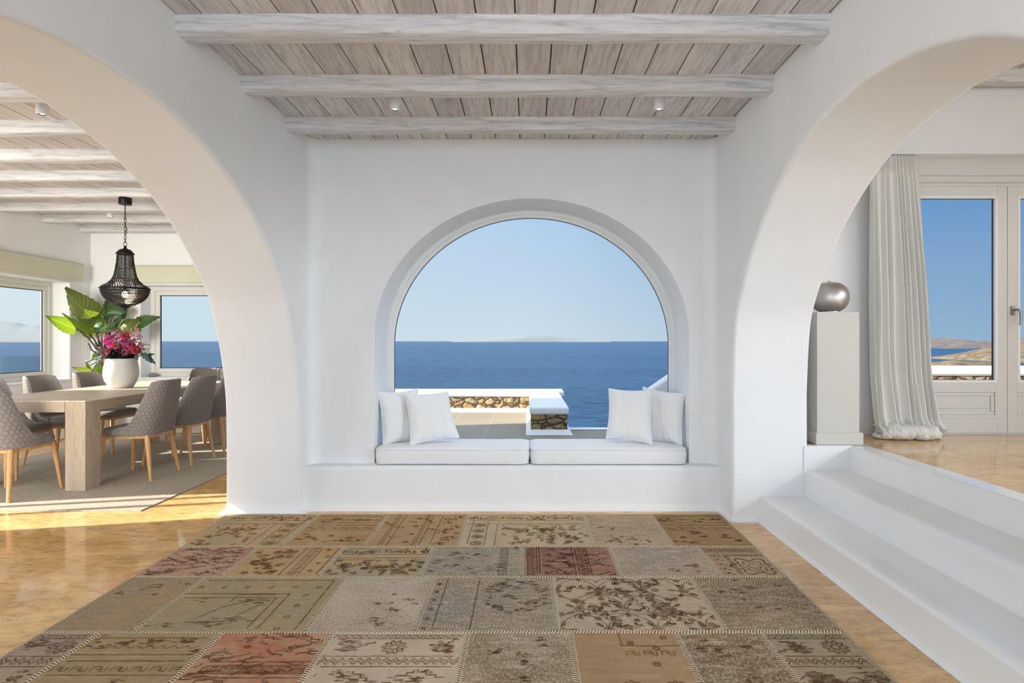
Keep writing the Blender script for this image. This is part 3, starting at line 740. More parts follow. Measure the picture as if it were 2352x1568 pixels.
def rug_material(kind, a, b2, ink, seed):
    m = NT('rug_'+kind); co = m.co()
    mp = m.n('Mapping', Vector=co, Location=(seed*3.1, seed*1.7, 0)).outputs[0]
    blot = m.noise(mp, 2.6, 5, .6, .5)
    wear = m.noise(m.n('Mapping', Vector=mp, Scale=(1.0, 3.2, 1)).outputs[0], 9, 7, .74)
    weave = m.n('TexWave', {'bands_direction': 'Y'}, Vector=mp, Scale=58.0, Distortion=1.2, Detail=2.0).outputs[1]
    warp = m.noise(m.n('Mapping', Vector=mp, Scale=(1.0, .22, 1)).outputs[0], 150, 2, .6)
    fleck = m.noise(m.n('Mapping', Vector=mp, Scale=(.5, 1.6, 1)).outputs[0], 190, 3, .7)
    warm = lambda q: tuple(min(.95, lin(v)*k) for v, k in zip(q, (1.10, 1.02, .93)))+(1,)
    c = m.mix(m.ramp(blot, [(.46, 0.0), (.70, .75)] if kind in ('geo', 'redstripe') else [(.36, 0.0), (.62, 1.0)]), warm(a), warm(b2))
    pale = {'worn': .55, 'bluegrey': .45, 'vfaint': .45, 'faint': .2}.get(kind, .25)
    c = m.mix(m.math('MULTIPLY', m.ramp(wear, [(.50, 0.0), (.66, 1.0)]), pale), c, rgb(216,198,172))
    c = m.mix(m.math('MULTIPLY', m.ramp(wear, [(.30, 1.0), (.43, 0.0)]), .30 if kind in ('worn', 'vfaint', 'bluegrey') else .16), c, rgb(*ink))
    if kind in ('bluegrey', 'vfaint', 'worn'):
        c = m.mix(m.math('MULTIPLY', m.ramp(m.noise(mp, 6.5, 5, .7), [(.56, 0.0), (.70, 1.0)]), .28 if kind != 'worn' else .10), c, rgb(112,116,130))
    if kind in ('worn', 'bluegrey', 'vfaint', 'faint', 'vines'):
        sp = m.noise(m.n('Mapping', Vector=mp, Scale=(1.0, .55, 1)).outputs[0], 120, 3, .75)
        sp2 = m.noise(m.n('Mapping', Vector=mp, Scale=(.18, 1.0, 1)).outputs[0], 46, 4, .75)
        amt = {'faint': .25, 'vines': .35}.get(kind, .6)
        c = m.mix(m.math('MULTIPLY', m.ramp(sp, [(.52, 0.0), (.62, 1.0)]), amt), c, rgb(218,204,184))
        c = m.mix(m.math('MULTIPLY', m.ramp(sp2, [(.55, 0.0), (.68, 1.0)]), amt*.7), c, rgb(212,196,174))
        c = m.mix(m.math('MULTIPLY', m.ramp(sp, [(.36, 1.0), (.46, 0.0)]), amt*.6), c, rgb(98,80,56))
    c = m.mix(.42, c, m.ramp(weave, [(.0, .62), (.5, 1.04), (1, 1.04)]), 'MULTIPLY')
    c = m.mix(.40, c, m.ramp(fleck, [(.32, .62), (.5, 1.0), (.68, 1.22)]), 'MULTIPLY')
    c = m.mix(.18, c, m.ramp(warp, [(.3, .7), (.7, 1.2)]), 'MULTIPLY')
    m.pbsdf(Base_Color=c, Roughness=.95, Normal=m.bump(m.math('ADD', weave, m.math('MULTIPLY', fleck, .8)), .55, .003), Specular_IOR_Level=.15)
    m2 = NT('rug_ink_'+kind); co = m2.co(); mp = m2.n('Mapping', Vector=co, Location=(seed*3.1, seed*1.7, 0)).outputs[0]
    wear = m2.noise(m2.n('Mapping', Vector=mp, Scale=(1.0, 2.0, 1)).outputs[0], 16, 6, .75)
    fl = m2.noise(mp, 170, 2, .6)
    f = m2.ramp(wear, [(.47, 0.0), (.64, .70)])
    c = m2.mix(f, rgb(ink[0]*.84+a[0]*.08, ink[1]*.80+a[1]*.06, ink[2]*.72+a[2]*.04), rgb(*a)); c = m2.mix(.4, c, m2.ramp(fl, [(.3, .6), (.65, 1.15)]), 'MULTIPLY')
    m2.pbsdf(Base_Color=c, Roughness=.95, Specular_IOR_Level=.1)
    return m.mat, m2.mat

class Ink:
    """line drawing woven into one patch, kept inside its rectangle"""
    def __init__(self, b, x0, x1, y0, y1, z):
        self.b, self.r, self.z = b, (x0+.014, x1-.014, y0+.014, y1-.014), z
    def line(self, pts, w=.005, closed=False, clip=None):
        x0, x1, y0, y1 = clip or self.r; w *= .78
        pts = list(pts)+([pts[0]] if closed else [])
        self.k = (getattr(self, 'k', 0)+1) % 61; z = self.z+self.k*1.6e-5
        for i in range(len(pts)-1):
            (ax, ay), (bx, by) = pts[i], pts[i+1]
            if not (x0 <= ax <= x1 and y0 <= ay <= y1 and x0 <= bx <= x1 and y0 <= by <= y1): continue
            dx, dy = bx-ax, by-ay; l = math.hypot(dx, dy)
            if l < 1e-6: continue
            nx, ny = -dy/l*w/2, dx/l*w/2; ex, ey = dx/l*w*.35, dy/l*w*.35
            self.b.add([(ax-ex+nx, ay-ey+ny, z), (ax-ex-nx, ay-ey-ny, z), (bx+ex-nx, by+ey-ny, z+7e-6), (bx+ex+nx, by+ey+ny, z+7e-6)], [(0, 1, 2, 3)], 1)
    def seg(self, a, c, w=.005, n=10, clip=None, wob=.0012):
        self.line([(a[0]+(c[0]-a[0])*i/n+random.uniform(-wob, wob), a[1]+(c[1]-a[1])*i/n+random.uniform(-wob, wob)) for i in range(n+1)], w, clip=clip)
    def rect(self, x0, y0, x1, y1, w=.005):
        for p, q in (((x0, y0), (x1, y0)), ((x1, y0), (x1, y1)), ((x1, y1), (x0, y1)), ((x0, y1), (x0, y0))): self.seg(p, q, w)
    def flower(self, cx, cy, r, k=8, w=.0045, clip=None):
        self.line([(cx+r*(1+.22*math.cos(k*t))*math.cos(t), cy+r*(1+.22*math.cos(k*t))*math.sin(t)) for t in [2*PI*i/(k*5) for i in range(k*5)]], w, True, clip)
        self.line([(cx+r*.4*math.cos(2*PI*i/10), cy+r*.4*math.sin(2*PI*i/10)) for i in range(10)], w, True, clip)
        for i in range(k):
            a = 2*PI*(i+.5)/k; self.line([(cx+r*.5*math.cos(a), cy+r*.5*math.sin(a)), (cx+r*.8*math.cos(a), cy+r*.8*math.sin(a))], w*.8, clip=clip)
    def leafy(self, cx, cy, a, r, w=.0045, clip=None):
        p = []
        for i in range(13):
            t = 2*PI*i/12; x, y = r*math.cos(t), r*.42*math.sin(t)*(1+.3*math.cos(t))
            p.append((cx+x*math.cos(a)-y*math.sin(a), cy+x*math.sin(a)+y*math.cos(a)))
        self.line(p, w, clip=clip)
        self.line([(cx-r*1.3*math.cos(a), cy-r*1.3*math.sin(a)), (cx+r*.6*math.cos(a), cy+r*.6*math.sin(a))], w, clip=clip)
    def sprig(self, cx, cy, a, r, w=.005, clip=None):
        self.line([(cx, cy), (cx+r*math.cos(a), cy+r*math.sin(a))], w, clip=clip)
        for s in (-1, 1):
            for k in (.35, .7):
                self.line([(cx+r*k*math.cos(a), cy+r*k*math.sin(a)), (cx+r*k*math.cos(a)+r*.45*math.cos(a+s*.9), cy+r*k*math.sin(a)+r*.45*math.sin(a+s*.9))], w*1.2, clip=clip)
    def vine(self, a, c, amp, lam, w=.0045, clip=None, buds=True):
        L = math.hypot(c[0]-a[0], c[1]-a[1]); ux, uy = (c[0]-a[0])/L, (c[1]-a[1])/L; n = max(8, int(L/.010)); pts = []
        for i in range(n+1):
            s = L*i/n; o = amp*math.sin(2*PI*s/lam); pts.append((a[0]+ux*s-uy*o, a[1]+uy*s+ux*o))
        self.line(pts, w, clip=clip)
        if buds:
            k = 0; s = lam*.25
            while s < L:
                o = amp*math.sin(2*PI*s/lam); sg = 1 if k % 2 else -1
                x, y = a[0]+ux*s-uy*o*.1, a[1]+uy*s+ux*o*.1; base = math.atan2(uy, ux)
                self.leafy(x-uy*sg*amp*.9, y+ux*sg*amp*.9, base+sg*1.2, lam*.13, w, clip)
                self.leafy(x+ux*lam*.16, y+uy*lam*.16, base-sg*.8, lam*.10, w, clip)
                # little curl
                self.line([(x+ux*lam*.06+lam*.08*(1-j/12)*math.cos(base+sg*j*.55), y+uy*lam*.06+lam*.08*(1-j/12)*math.sin(base+sg*j*.55)) for j in range(12)], w, clip=clip)
                s += lam*.5; k += 1
    def zig(self, a, c, amp, lam, w=.004, clip=None):
        L = math.hypot(c[0]-a[0], c[1]-a[1]); ux, uy = (c[0]-a[0])/L, (c[1]-a[1])/L; n = int(L/(lam/2))
        self.line([(a[0]+ux*lam/2*i-uy*amp*(1 if i % 2 else -1), a[1]+uy*lam/2*i+ux*amp*(1 if i % 2 else -1)) for i in range(n+1)], w, clip=clip)
    def srow(self, a, c, h, lam, w=.004):
        L = math.hypot(c[0]-a[0], c[1]-a[1]); ux, uy = (c[0]-a[0])/L, (c[1]-a[1])/L; s = lam*.5
        while s < L:
            q = [(-.36, -.3), (-.36, .35), (.05, .35), (.05, -.05), (-.15, -.05)]; q2 = [(.36, .3), (.36, -.35), (.12, -.35), (.12, .15)]
            for sh in (q, q2): self.line([(a[0]+ux*(s+u*lam)-uy*v*h, a[1]+uy*(s+u*lam)+ux*v*h) for u, v in sh], w)
            s += lam
    def step(self, x, y, s, n, w=.006):
        pts = [(x, y)]; d = random.choice((0, 1)); sx, sy = random.choice((-1, 1)), random.choice((-1, 1))
        for i in range(n):
            if d: x += sx*s*random.uniform(.7, 2.2)
            else: y += sy*s*random.uniform(.5, 1.0)
            d = 1-d; pts.append((x, y))
        self.line(pts, w)
    def clump(self, x, y, s):
        for i in range(random.randint(5, 9)):
            px, py = x+random.gauss(0, s*.5), y+random.gauss(0, s*.3)
            self.line([(px-s*random.uniform(.1, .35), py), (px+s*random.uniform(.1, .35), py+random.uniform(-.1, .1)*s)], random.uniform(.004, .009))

def draw_patch(ik, kind, seed):
    random.seed(seed); x0, x1, y0, y1 = ik.r; w, h = x1-x0, y1-y0; cx, cy = (x0+x1)/2, (y0+y1)/2
    R = random.uniform
    if kind == 'floral':
        bx = [x0, x1] if seed % 2 else [x0, x1]
        bw = min(.17, h*.34)
        side = 1 if seed in (3,) else -1     # where the upright border stands
        ya = y1-.03; ik.seg((x0, ya), (x1, ya), .004, 24); ik.seg((x0, ya-bw*.62), (x1, ya-bw*.62), .005, 24); ik.seg((x0, ya-bw), (x1, ya-bw), .006, 24)
        n = max(3, int(w/.15))
        for i in range(n+1):
            px = x0+w*i/n; py = ya-bw*.31
            if i % 2: ik.flower(px, py, bw*.20, 8, .004)
            else:
                ik.flower(px, py, bw*.13, 6, .004)
                for s in (-1, 1):
                    ik.vine((px+s*.02, py+s*.01), (px+s*w/n*.6, py-s*.02), .02, .08, .004)
        if h > .5 or seed == 0:
            xs = x0+.035 if seed == 3 else x1-.035; sg = 1 if seed == 3 else -1
            for o in (0, bw*.62, bw): ik.seg((xs+sg*o, y0), (xs+sg*o, ya-(o if o else 0)), .005, 18)
            k = max(2, int(h/.15))
            for i in range(k): ik.flower(xs+sg*bw*.31, y0+(i+.4)*(h-bw)/k, bw*.19, 8, .004); ik.vine((xs+sg*bw*.31, y0+i*(h-bw)/k), (xs+sg*bw*.31, y0+(i+.8)*(h-bw)/k), .03, .12, .0035)
            ix0, ix1 = (xs+bw+.03, x1) if seed == 3 else (x0, xs-bw-.03)
        else: ix0, ix1 = x0, x1
        clip = (ix0, ix1, y0, ya-bw-.025); ik.seg((ix0, ya-bw-.03), (ix1, ya-bw-.03), .004, 20)
        m = max(2, int((ix1-ix0)/.16))
        for i in range(m):
            px = ix0+(i+.5)*(ix1-ix0)/m
            ik.line([(px+.085*math.sin(t), ya-bw-.03-.10*abs(math.cos(t))) for t in [PI*(j/16-.5) for j in range(17)]], .0045, clip=clip)
            ik.flower(px, ya-bw-.12, .022, 6, .004, clip)
            for q in range(3): ik.vine((px+R(-.05, .05), R(y0, ya-bw-.06)), (px+R(-.12, .12), R(y0, ya-bw-.04)), .02, .09, .004, clip)
        for q in range(int(m*5)): ik.flower(R(ix0, ix1), R(y0, ya-bw), .016, 5, .004, clip)
        for q in range(int(m*7)): ik.leafy(R(ix0, ix1), R(y0, ya-bw), R(0, 6.28), .02, .0045, clip)
        for q in range(int(w*22)): ik.leafy(R(x0, x1), R(ya-bw*.6, ya), R(0, 6.28), .016, .004)
    elif kind == 'hstripe':
        for f, ww in ((.93, .004), (.70, .005), (.62, .006)): ik.seg((x0, y0+h*f), (x1, y0+h*f), ww, 24)
        ik.srow((x0, y0+h*.52), (x1, y0+h*.52), .04, .075, .0045); ik.seg((x0, y0+h*.45), (x1, y0+h*.45), .004, 24)
        for i in range(int(w/.13)): ik.sprig(x0+.06+i*.13, y0+h*R(.18, .28), R(.2, .9), .05, .006)
        for i in range(9): ik.clump(R(x0, x1), y0+h*R(.75, .9), .04)
        ik.zig((x0, y0+h*.80), (x1, y0+h*.80), .010, .05, .004)
        for i in range(10): ik.clump(R(x0, x1), y0+h*R(.08, .4), .03)
    elif kind == 'vstripe':
        for f in (.22, .58, .70): ik.seg((x0+w*f, y0), (x0+w*f, y1), .005, 24)
        ik.srow((x0+w*.14, y0), (x0+w*.14, y1), .04, .07, .004); ik.srow((x0+w*.52, y0), (x0+w*.52, y1), .04, .07, .004)
        for i in range(4): ik.sprig(x0+w*.37, y0+h*(i+.3)/4, R(0, 3), .045, .006)
        for i in range(14): ik.clump(R(x0, x1), R(y0, y1), .03)
        for i in range(3): ik.vine((x0+w*.76, y0+h*i/3), (x1-.02, y0+h*(i+.9)/3), .03, .13, .004)
    elif kind == 'diag':
        for f in (.58, .66): ik.seg((x0+w*f, y0), (x0+w*f, y1), .005, 20)
        ik.srow((x0+w*.72, y0), (x0+w*.72, y1), .035, .06, .004); ik.seg((x0+w*.78, y0), (x0+w*.78, y1), .005, 20); ik.seg((x1-.01, y0), (x1-.01, y1), .006, 20)
        for i in range(12): ik.sprig(R(x0+.03, x0+w*.5), R(y0+.03, y1-.03), R(0, 6.28), .03, .005)
        for i in range(11): ik.flower(R(x0+.03, x0+w*.52), R(y0+.03, y1-.03), R(.014, .024), 5, .0045)
        for i in range(3): ik.vine((R(x0, x0+w*.2), R(y0, y1)), (x0+w*.5, R(y0, y1)), .02, .14, .004)
        for i in range(4): ik.sprig(x0+w*.90, y0+h*(i+.4)/4, R(0, 3), .035, .005)
    elif kind in ('geo',):
        for i in range(int(w*h*330)): ik.step(R(x0, x1), R(y0, y1), .019, random.randint(3, 7), R(.004, .0075))
        for i in range(int(w*h*60)):
            px, py, s = R(x0, x1), R(y0, y1), R(.012, .024); ik.line([(px-s, py), (px, py-s*.7), (px+s, py), (px, py+s*.7)], .006, True)
        for i in range(int(w*h*40)): ik.clump(R(x0, x1), R(y0, y1), .05)
        if h > .5:
            for f in (.42, .47, .56, .61): ik.seg((x0+w*.12, y0+h*f), (x1, y0+h*f), .006, 20)
            for i in range(int(w/.035)): ik.rect(x0+w*.12+i*.035, y0+h*.49, x0+w*.12+i*.035+.02, y0+h*.54, .005)
    elif kind == 'redstripe':
        for f in (.04, .14, .17, .56, .60, .70, .73): ik.seg((x0+w*f, y0), (x0+w*f, y1), .007, 20)
        for f in (.09, .65): ik.zig((x0+w*f, y0), (x0+w*f, y1), .016, .03, .006)
        for i in range(26): ik.clump(x0+w*R(.2, .54), R(y0, y1), .03)
        for i in range(10): ik.zig((x0+w*.2, y0+h*(i+.5)/10), (x0+w*.54, y0+h*(i+.5)/10), .008, .03, .004)
        for i in range(12): ik.step(x0+w*R(.76, .96), R(y0, y1), .02, 5, .007)
    elif kind == 'medal':
        ik.seg((x0+w*.3, y0), (x0+w*.3, y1-h*.28), .004); ik.seg((x0+w*.36, y0), (x0+w*.36, y1-h*.34), .005); ik.seg((x0+w*.3, y1-h*.28), (x1, y1-h*.28), .004); ik.seg((x0+w*.36, y1-h*.34), (x1, y1-h*.34), .005)
        ik.zig((x0+w*.33, y0), (x0+w*.33, y1-h*.3), .010, .03); ik.zig((x0+w*.33, y1-h*.31), (x1, y1-h*.31), .010, .03)
        for i in range(5): ik.flower(x0+w*(i+.3)/5, y1-h*.13, .03, 8, .004)
        for i in range(5): ik.vine((x0+w*.12, y0+h*i*.15), (x0+w*.16, y0+h*(i+.9)*.15), .03, .08, .004)
        mx, my = x0+w*.68, y0+h*.30
        for s, ww in ((1, .010), (.62, .006), (.3, .005)): ik.line([(mx+.11*s*(1+.22*math.cos(6*t))*math.cos(t), my+.10*s*(1+.22*math.cos(6*t))*math.sin(t)) for t in [2*PI*i/60 for i in range(60)]], ww, True)
    elif kind == 'corner':
        for (o, ww) in ((.035, .006), (.20, .006), (.245, .006)): ik.seg((x0, y1-o*.95), (x1-o, y1-o*.95), ww, 24); ik.seg((x1-o, y1-o*.95), (x1-o, y0), ww, 24)
        for i in range(6): ik.rect(x0+w*(i+.2)/6, y1-.125, x0+w*(i+.2)/6+.018, y1-.105, .004)
        for i in range(4): ik.rect(x1-.125, y0+h*i/5, x1-.105, y0+h*i/5+.018, .004)
        px, py = x0+w*.40, y0+h*.22
        ik.line([(px-.12, py-.05), (px+.05, py-.05), (px+.14, py+.13)], .006); ik.line([(px-.10, py-.03), (px-.02, py+.10), (px+.12, py+.18)], .005); ik.line([(px-.02, py+.14), (px-.02, py+.22), (px+.16, py+.22)], .005)
        for i in range(7): ik.clump(x0+w*R(.05, .6), y0+h*R(.05, .58), .06)
    elif kind == 'vines':
        g = .21
        for i in range(int(w/g)+2):
            for j in range(int(h/g)+2):
                px, py = x0+i*g+(.1 if j % 2 else 0), y0+j*g*.9
                for s in (-1, 1):
                    ik.line([(px+s*.105*(1-math.cos(t)), py+.095*math.sin(t)+.095*(t/(PI))) for t in [PI*k/14 for k in range(15)]], .0045)
                ik.flower(px, py, .022, 6, .005)
                for a in range(5): ik.leafy(px+.055*math.cos(a*1.26+i), py+.055*math.sin(a*1.26+i), a*1.26+i, .018, .005)
        for i in range(int(w*h*95)): ik.flower(R(x0, x1), R(y0, y1), R(.010, .018), 5, .0045)
        for i in range(int(w*h*34)): ik.vine((R(x0, x1), R(y0, y1)), (R(x0, x1)*.3+cx*.7, R(y0, y1)), .018, .09, .0045)
    elif kind in ('bands', 'floralband'):
        for f, ww in ((.97, .004), (.92, .005), (.68, .005), (.55, .005)): ik.seg((x0, y0+h*f), (x1, y0+h*f), ww, 24)
        ik.zig((x0, y0+h*.945), (x1, y0+h*.945), .008, .03); ik.zig((x0, y0+h*.60), (x1, y0+h*.60), .013, .035, .0045); ik.zig((x0, y0+h*.635), (x1, y0+h*.635), .013, .035, .0045)
        n = max(2, int(w/.14))
        for i in range(n):
            px = x0+w*(i+.5)/n
            if i % 2: ik.flower(px, y0+h*.80, .042, 10, .006)
            else:
                for q in range(5): ik.clump(px+R(-.03, .03), y0+h*R(.72, .88), .04)
                ik.step(px, y0+h*.8, .02, 6, .006)
        for i in range(int(w/.022)): ik.step(R(x0, x1), y0+h*R(.05, .5), .022, 6, R(.005, .008))
        for i in range(25): ik.clump(cx-w*.3+w*.6*i/24, y0+h*.48-h*.42*math.sin(PI*i/24), .026)
        for i in range(6): ik.clump(cx+R(-.2, .2)*w, y0+h*R(.1, .4), .06)
        if kind == 'floralband':
            for i in range(8): ik.flower(R(x0, x1), R(y0, y0+h*.45), .028, 8, .0055)
            for i in range(4): ik.vine((x0, y0+h*.1*(i+1)), (x1, y0+h*.1*(i+.5)), .03, .16, .005)
    elif kind == 'tancorner':
        ik.seg((x0+w*.45, y0+h*.82), (x1, y0+h*.82), .006, 18); ik.seg((x0+w*.45, y0+h*.82), (x0+w*.45, y1), .006, 8)
        ik.srow((x0+w*.45, y0+h*.72), (x1, y0+h*.72), .04, .07, .005)
        for i in range(9): ik.rect(*(lambda px, py: (px, py, px+.02, py+.02))(R(x0, x1-.02), R(y0, y1-.03)), .007)
        for i in range(5): ik.clump(R(x0, x1), R(y0, y1), .05)
        for i in range(3): ik.flower(R(x0+w*.4, x1), y0+h*R(.1, .5), .03, 8, .005)
    elif kind == 'bluegrey':
        ik.seg((x1-.07, y0), (x1-.07, y1), .005, 18); ik.seg((x1-.11, y0), (x1-.11, y1), .004, 18)
        for i in range(9): ik.rect(x1-.10, y0+h*i/9+.01, x1-.08, y0+h*i/9+.03, .004)
        for i in range(14): ik.clump(R(x0, x1), R(y0, y1), .05)
    elif kind == 'vfaint':
        for f in (.10, .38): ik.seg((x0+w*f, y0), (x0+w*f, y1), .005, 22)
        for i in range(6): ik.rect(x0+w*.03, y0+h*i/6, x0+w*.05, y0+h*i/6+.02, .006)
        mx, my = x0+w*.70, y0+h*.62
        for i in range(34):
            t = 2*PI*i/34; ik.clump(mx+.13*(1+.12*math.cos(7*t))*math.cos(t), my+.17*(1+.12*math.cos(7*t))*math.sin(t), .016)
        for i in range(12): ik.clump(mx+R(-.14, .14), my+R(-.16, .16), .04)
    elif kind == 'faint':
        ik.line([(cx-.03, y1-.09), (cx+.02, y1-.08), (cx+.03, y1-.12), (cx-.02, y1-.11), (cx-.05, y1-.15)], .006)
        for i in range(3): ik.clump(R(x0, x1), R(cy, y1), .03)
    else:
        ox, oy = R(x0+w*.2, x1-w*.2), R(y0+h*.2, y1-h*.2)
        for i in range(random.randint(12, 20)): ik.clump(ox+random.gauss(0, w*.2), oy+random.gauss(0, h*.22), R(.015, .035))

rug = thing('patchwork_rug', 'large faded patchwork rug of stitched brown and beige carpet pieces on the stone floor', 'rug', (-.37, 2.7, 0))
stitch = MB(); random.seed(11)
def stitches(ax, ay, bx, by, w, z, slant, pitch=.0135):
    L = math.hypot(bx-ax, by-ay); n = int(L/pitch); ux, uy = (bx-ax)/L, (by-ay)/L
    for i in range(n):
        s = pitch*(i+.5); cx, cy = ax+ux*s, ay+uy*s; k = slant*pitch*.45+random.uniform(-.001, .001); hw = w*random.uniform(.42, .55)
        p = [(cx-uy*hw*t+ux*k*t, cy+ux*hw*t+uy*k*t) for t in (-1, -.5, .5, 1)]; r = .0031
        v = []
        for (q, zz) in zip(p, (z-.002, z+.0022, z+.0022, z-.002)): v += [(q[0]-ux*r, q[1]-uy*r, zz), (q[0]+ux*r, q[1]+uy*r, zz)]
        stitch.add(v, [(0, 1, 3, 2), (2, 3, 5, 4), (4, 5, 7, 6)])
for ri, (yf, yn, xs) in enumerate(ROWS):
    nxt = ROWS[ri+1][2] if ri+1 < len(ROWS) else xs
    for pi in range(len(xs)-1):
        kind, a, b2, ink = PATCH[ri][pi]
        x0, x1 = xs[pi], xs[pi+1]; seed = ri*10+pi
        xb0 = nxt[0] if pi == 0 else x0; xb1 = nxt[-1] if pi == len(xs)-2 else x1
        b = MB(); g = .0012
        def fn(u, v, x0=x0, x1=x1, xb0=xb0, xb1=xb1, yf=yf, yn=yn, seed=seed):
            xa = xb0+(x0-xb0)*v+g; xb = xb1+(x1-xb1)*v-g
            x = xa+(xb-xa)*u; y = yn+g+(yf-yn-2*g)*v
            return (x, y, RUGZ+mnoise.noise((x*3, y*3, 2))*.0007)
        b.grid(fn, 8, 8)
        b.add([(xb0+g, yn+g, .001), (xb1-g, yn+g, .001), (x1-g, yf-g, .001), (x0+g, yf-g, .001)]+[fn(0, 0), fn(1, 0), fn(1, 1), fn(0, 1)], [(0, 1, 5, 4), (1, 2, 6, 5), (2, 3, 7, 6), (3, 0, 4, 7)])
        ik = Ink(b, max(x0, xb0), min(x1, xb1), yn, yf, RUGZ+.0014); draw_patch(ik, kind, seed if seed else 0)
        b.build('carpet_patch', list(rug_material(kind, a, b2, ink, seed)), rug)
        if pi: stitches(x0, yn+.012, x0, yf-.012, .032, RUGZ+.001, 1)
    if ri: stitches(xs[0], yf, xs[-1], yf, .030, RUGZ+.001, 1)
    stitches(nxt[0]+.005, yn, xs[0]+.005, yf, .014, RUGZ, 1); stitches(nxt[-1]-.005, yn, xs[-1]-.005, yf, .014, RUGZ, 1)
stitches(ROWS[0][2][0], ROWS[0][0]-.004, ROWS[0][2][-1], ROWS[0][0]-.004, .014, RUGZ, 1)
M['thread'] = simple('cream_thread', rgb(214,198,168), .9)
o = stitch.build('seam_stitching', M['thread'], rug); o['label'] = 'cream hand stitching along the seams'
# ------------------------------------------------------------- dining room
DRZ = .008
b = MB(); b.box((-5.38, 4.178, .0005), (-2.84, 7.5, DRZ))
o = b.build('woven_rug', M['wrug'], smooth=40, bevel=.003, loc=(-4.1, 5.8, 0)); tag(o, 'grey beige flat woven rug under the dining table', 'rug')

TX0, TX1, TY0, TY1, TZ = -4.735, -3.671, 4.722, 7.06, .755
t = thing('dining_table', 'long bleached oak dining table with thick square corner legs', 'table', ((TX0+TX1)/2, (TY0+TY1)/2, DRZ))
b = MB(); b.box((TX0, TY0, TZ-.012), (TX1, TY1, TZ)); b.build('tabletop', M['oak'], t, bevel=.002, seg=2)
LW = .168
b = MB(); a = .0035
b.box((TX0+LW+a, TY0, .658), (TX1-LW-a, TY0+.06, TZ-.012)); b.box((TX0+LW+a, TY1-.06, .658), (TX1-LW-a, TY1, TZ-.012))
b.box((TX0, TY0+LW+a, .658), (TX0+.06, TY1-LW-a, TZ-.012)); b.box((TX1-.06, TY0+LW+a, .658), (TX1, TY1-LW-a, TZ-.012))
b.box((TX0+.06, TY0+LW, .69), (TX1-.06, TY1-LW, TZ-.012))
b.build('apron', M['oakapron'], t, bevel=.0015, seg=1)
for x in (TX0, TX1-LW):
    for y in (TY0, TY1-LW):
        b = MB(); b.box((x, y, DRZ), (x+LW, y+LW, TZ-.0125)); b.build('leg', M['oakleg'], t, bevel=.002, seg=2)

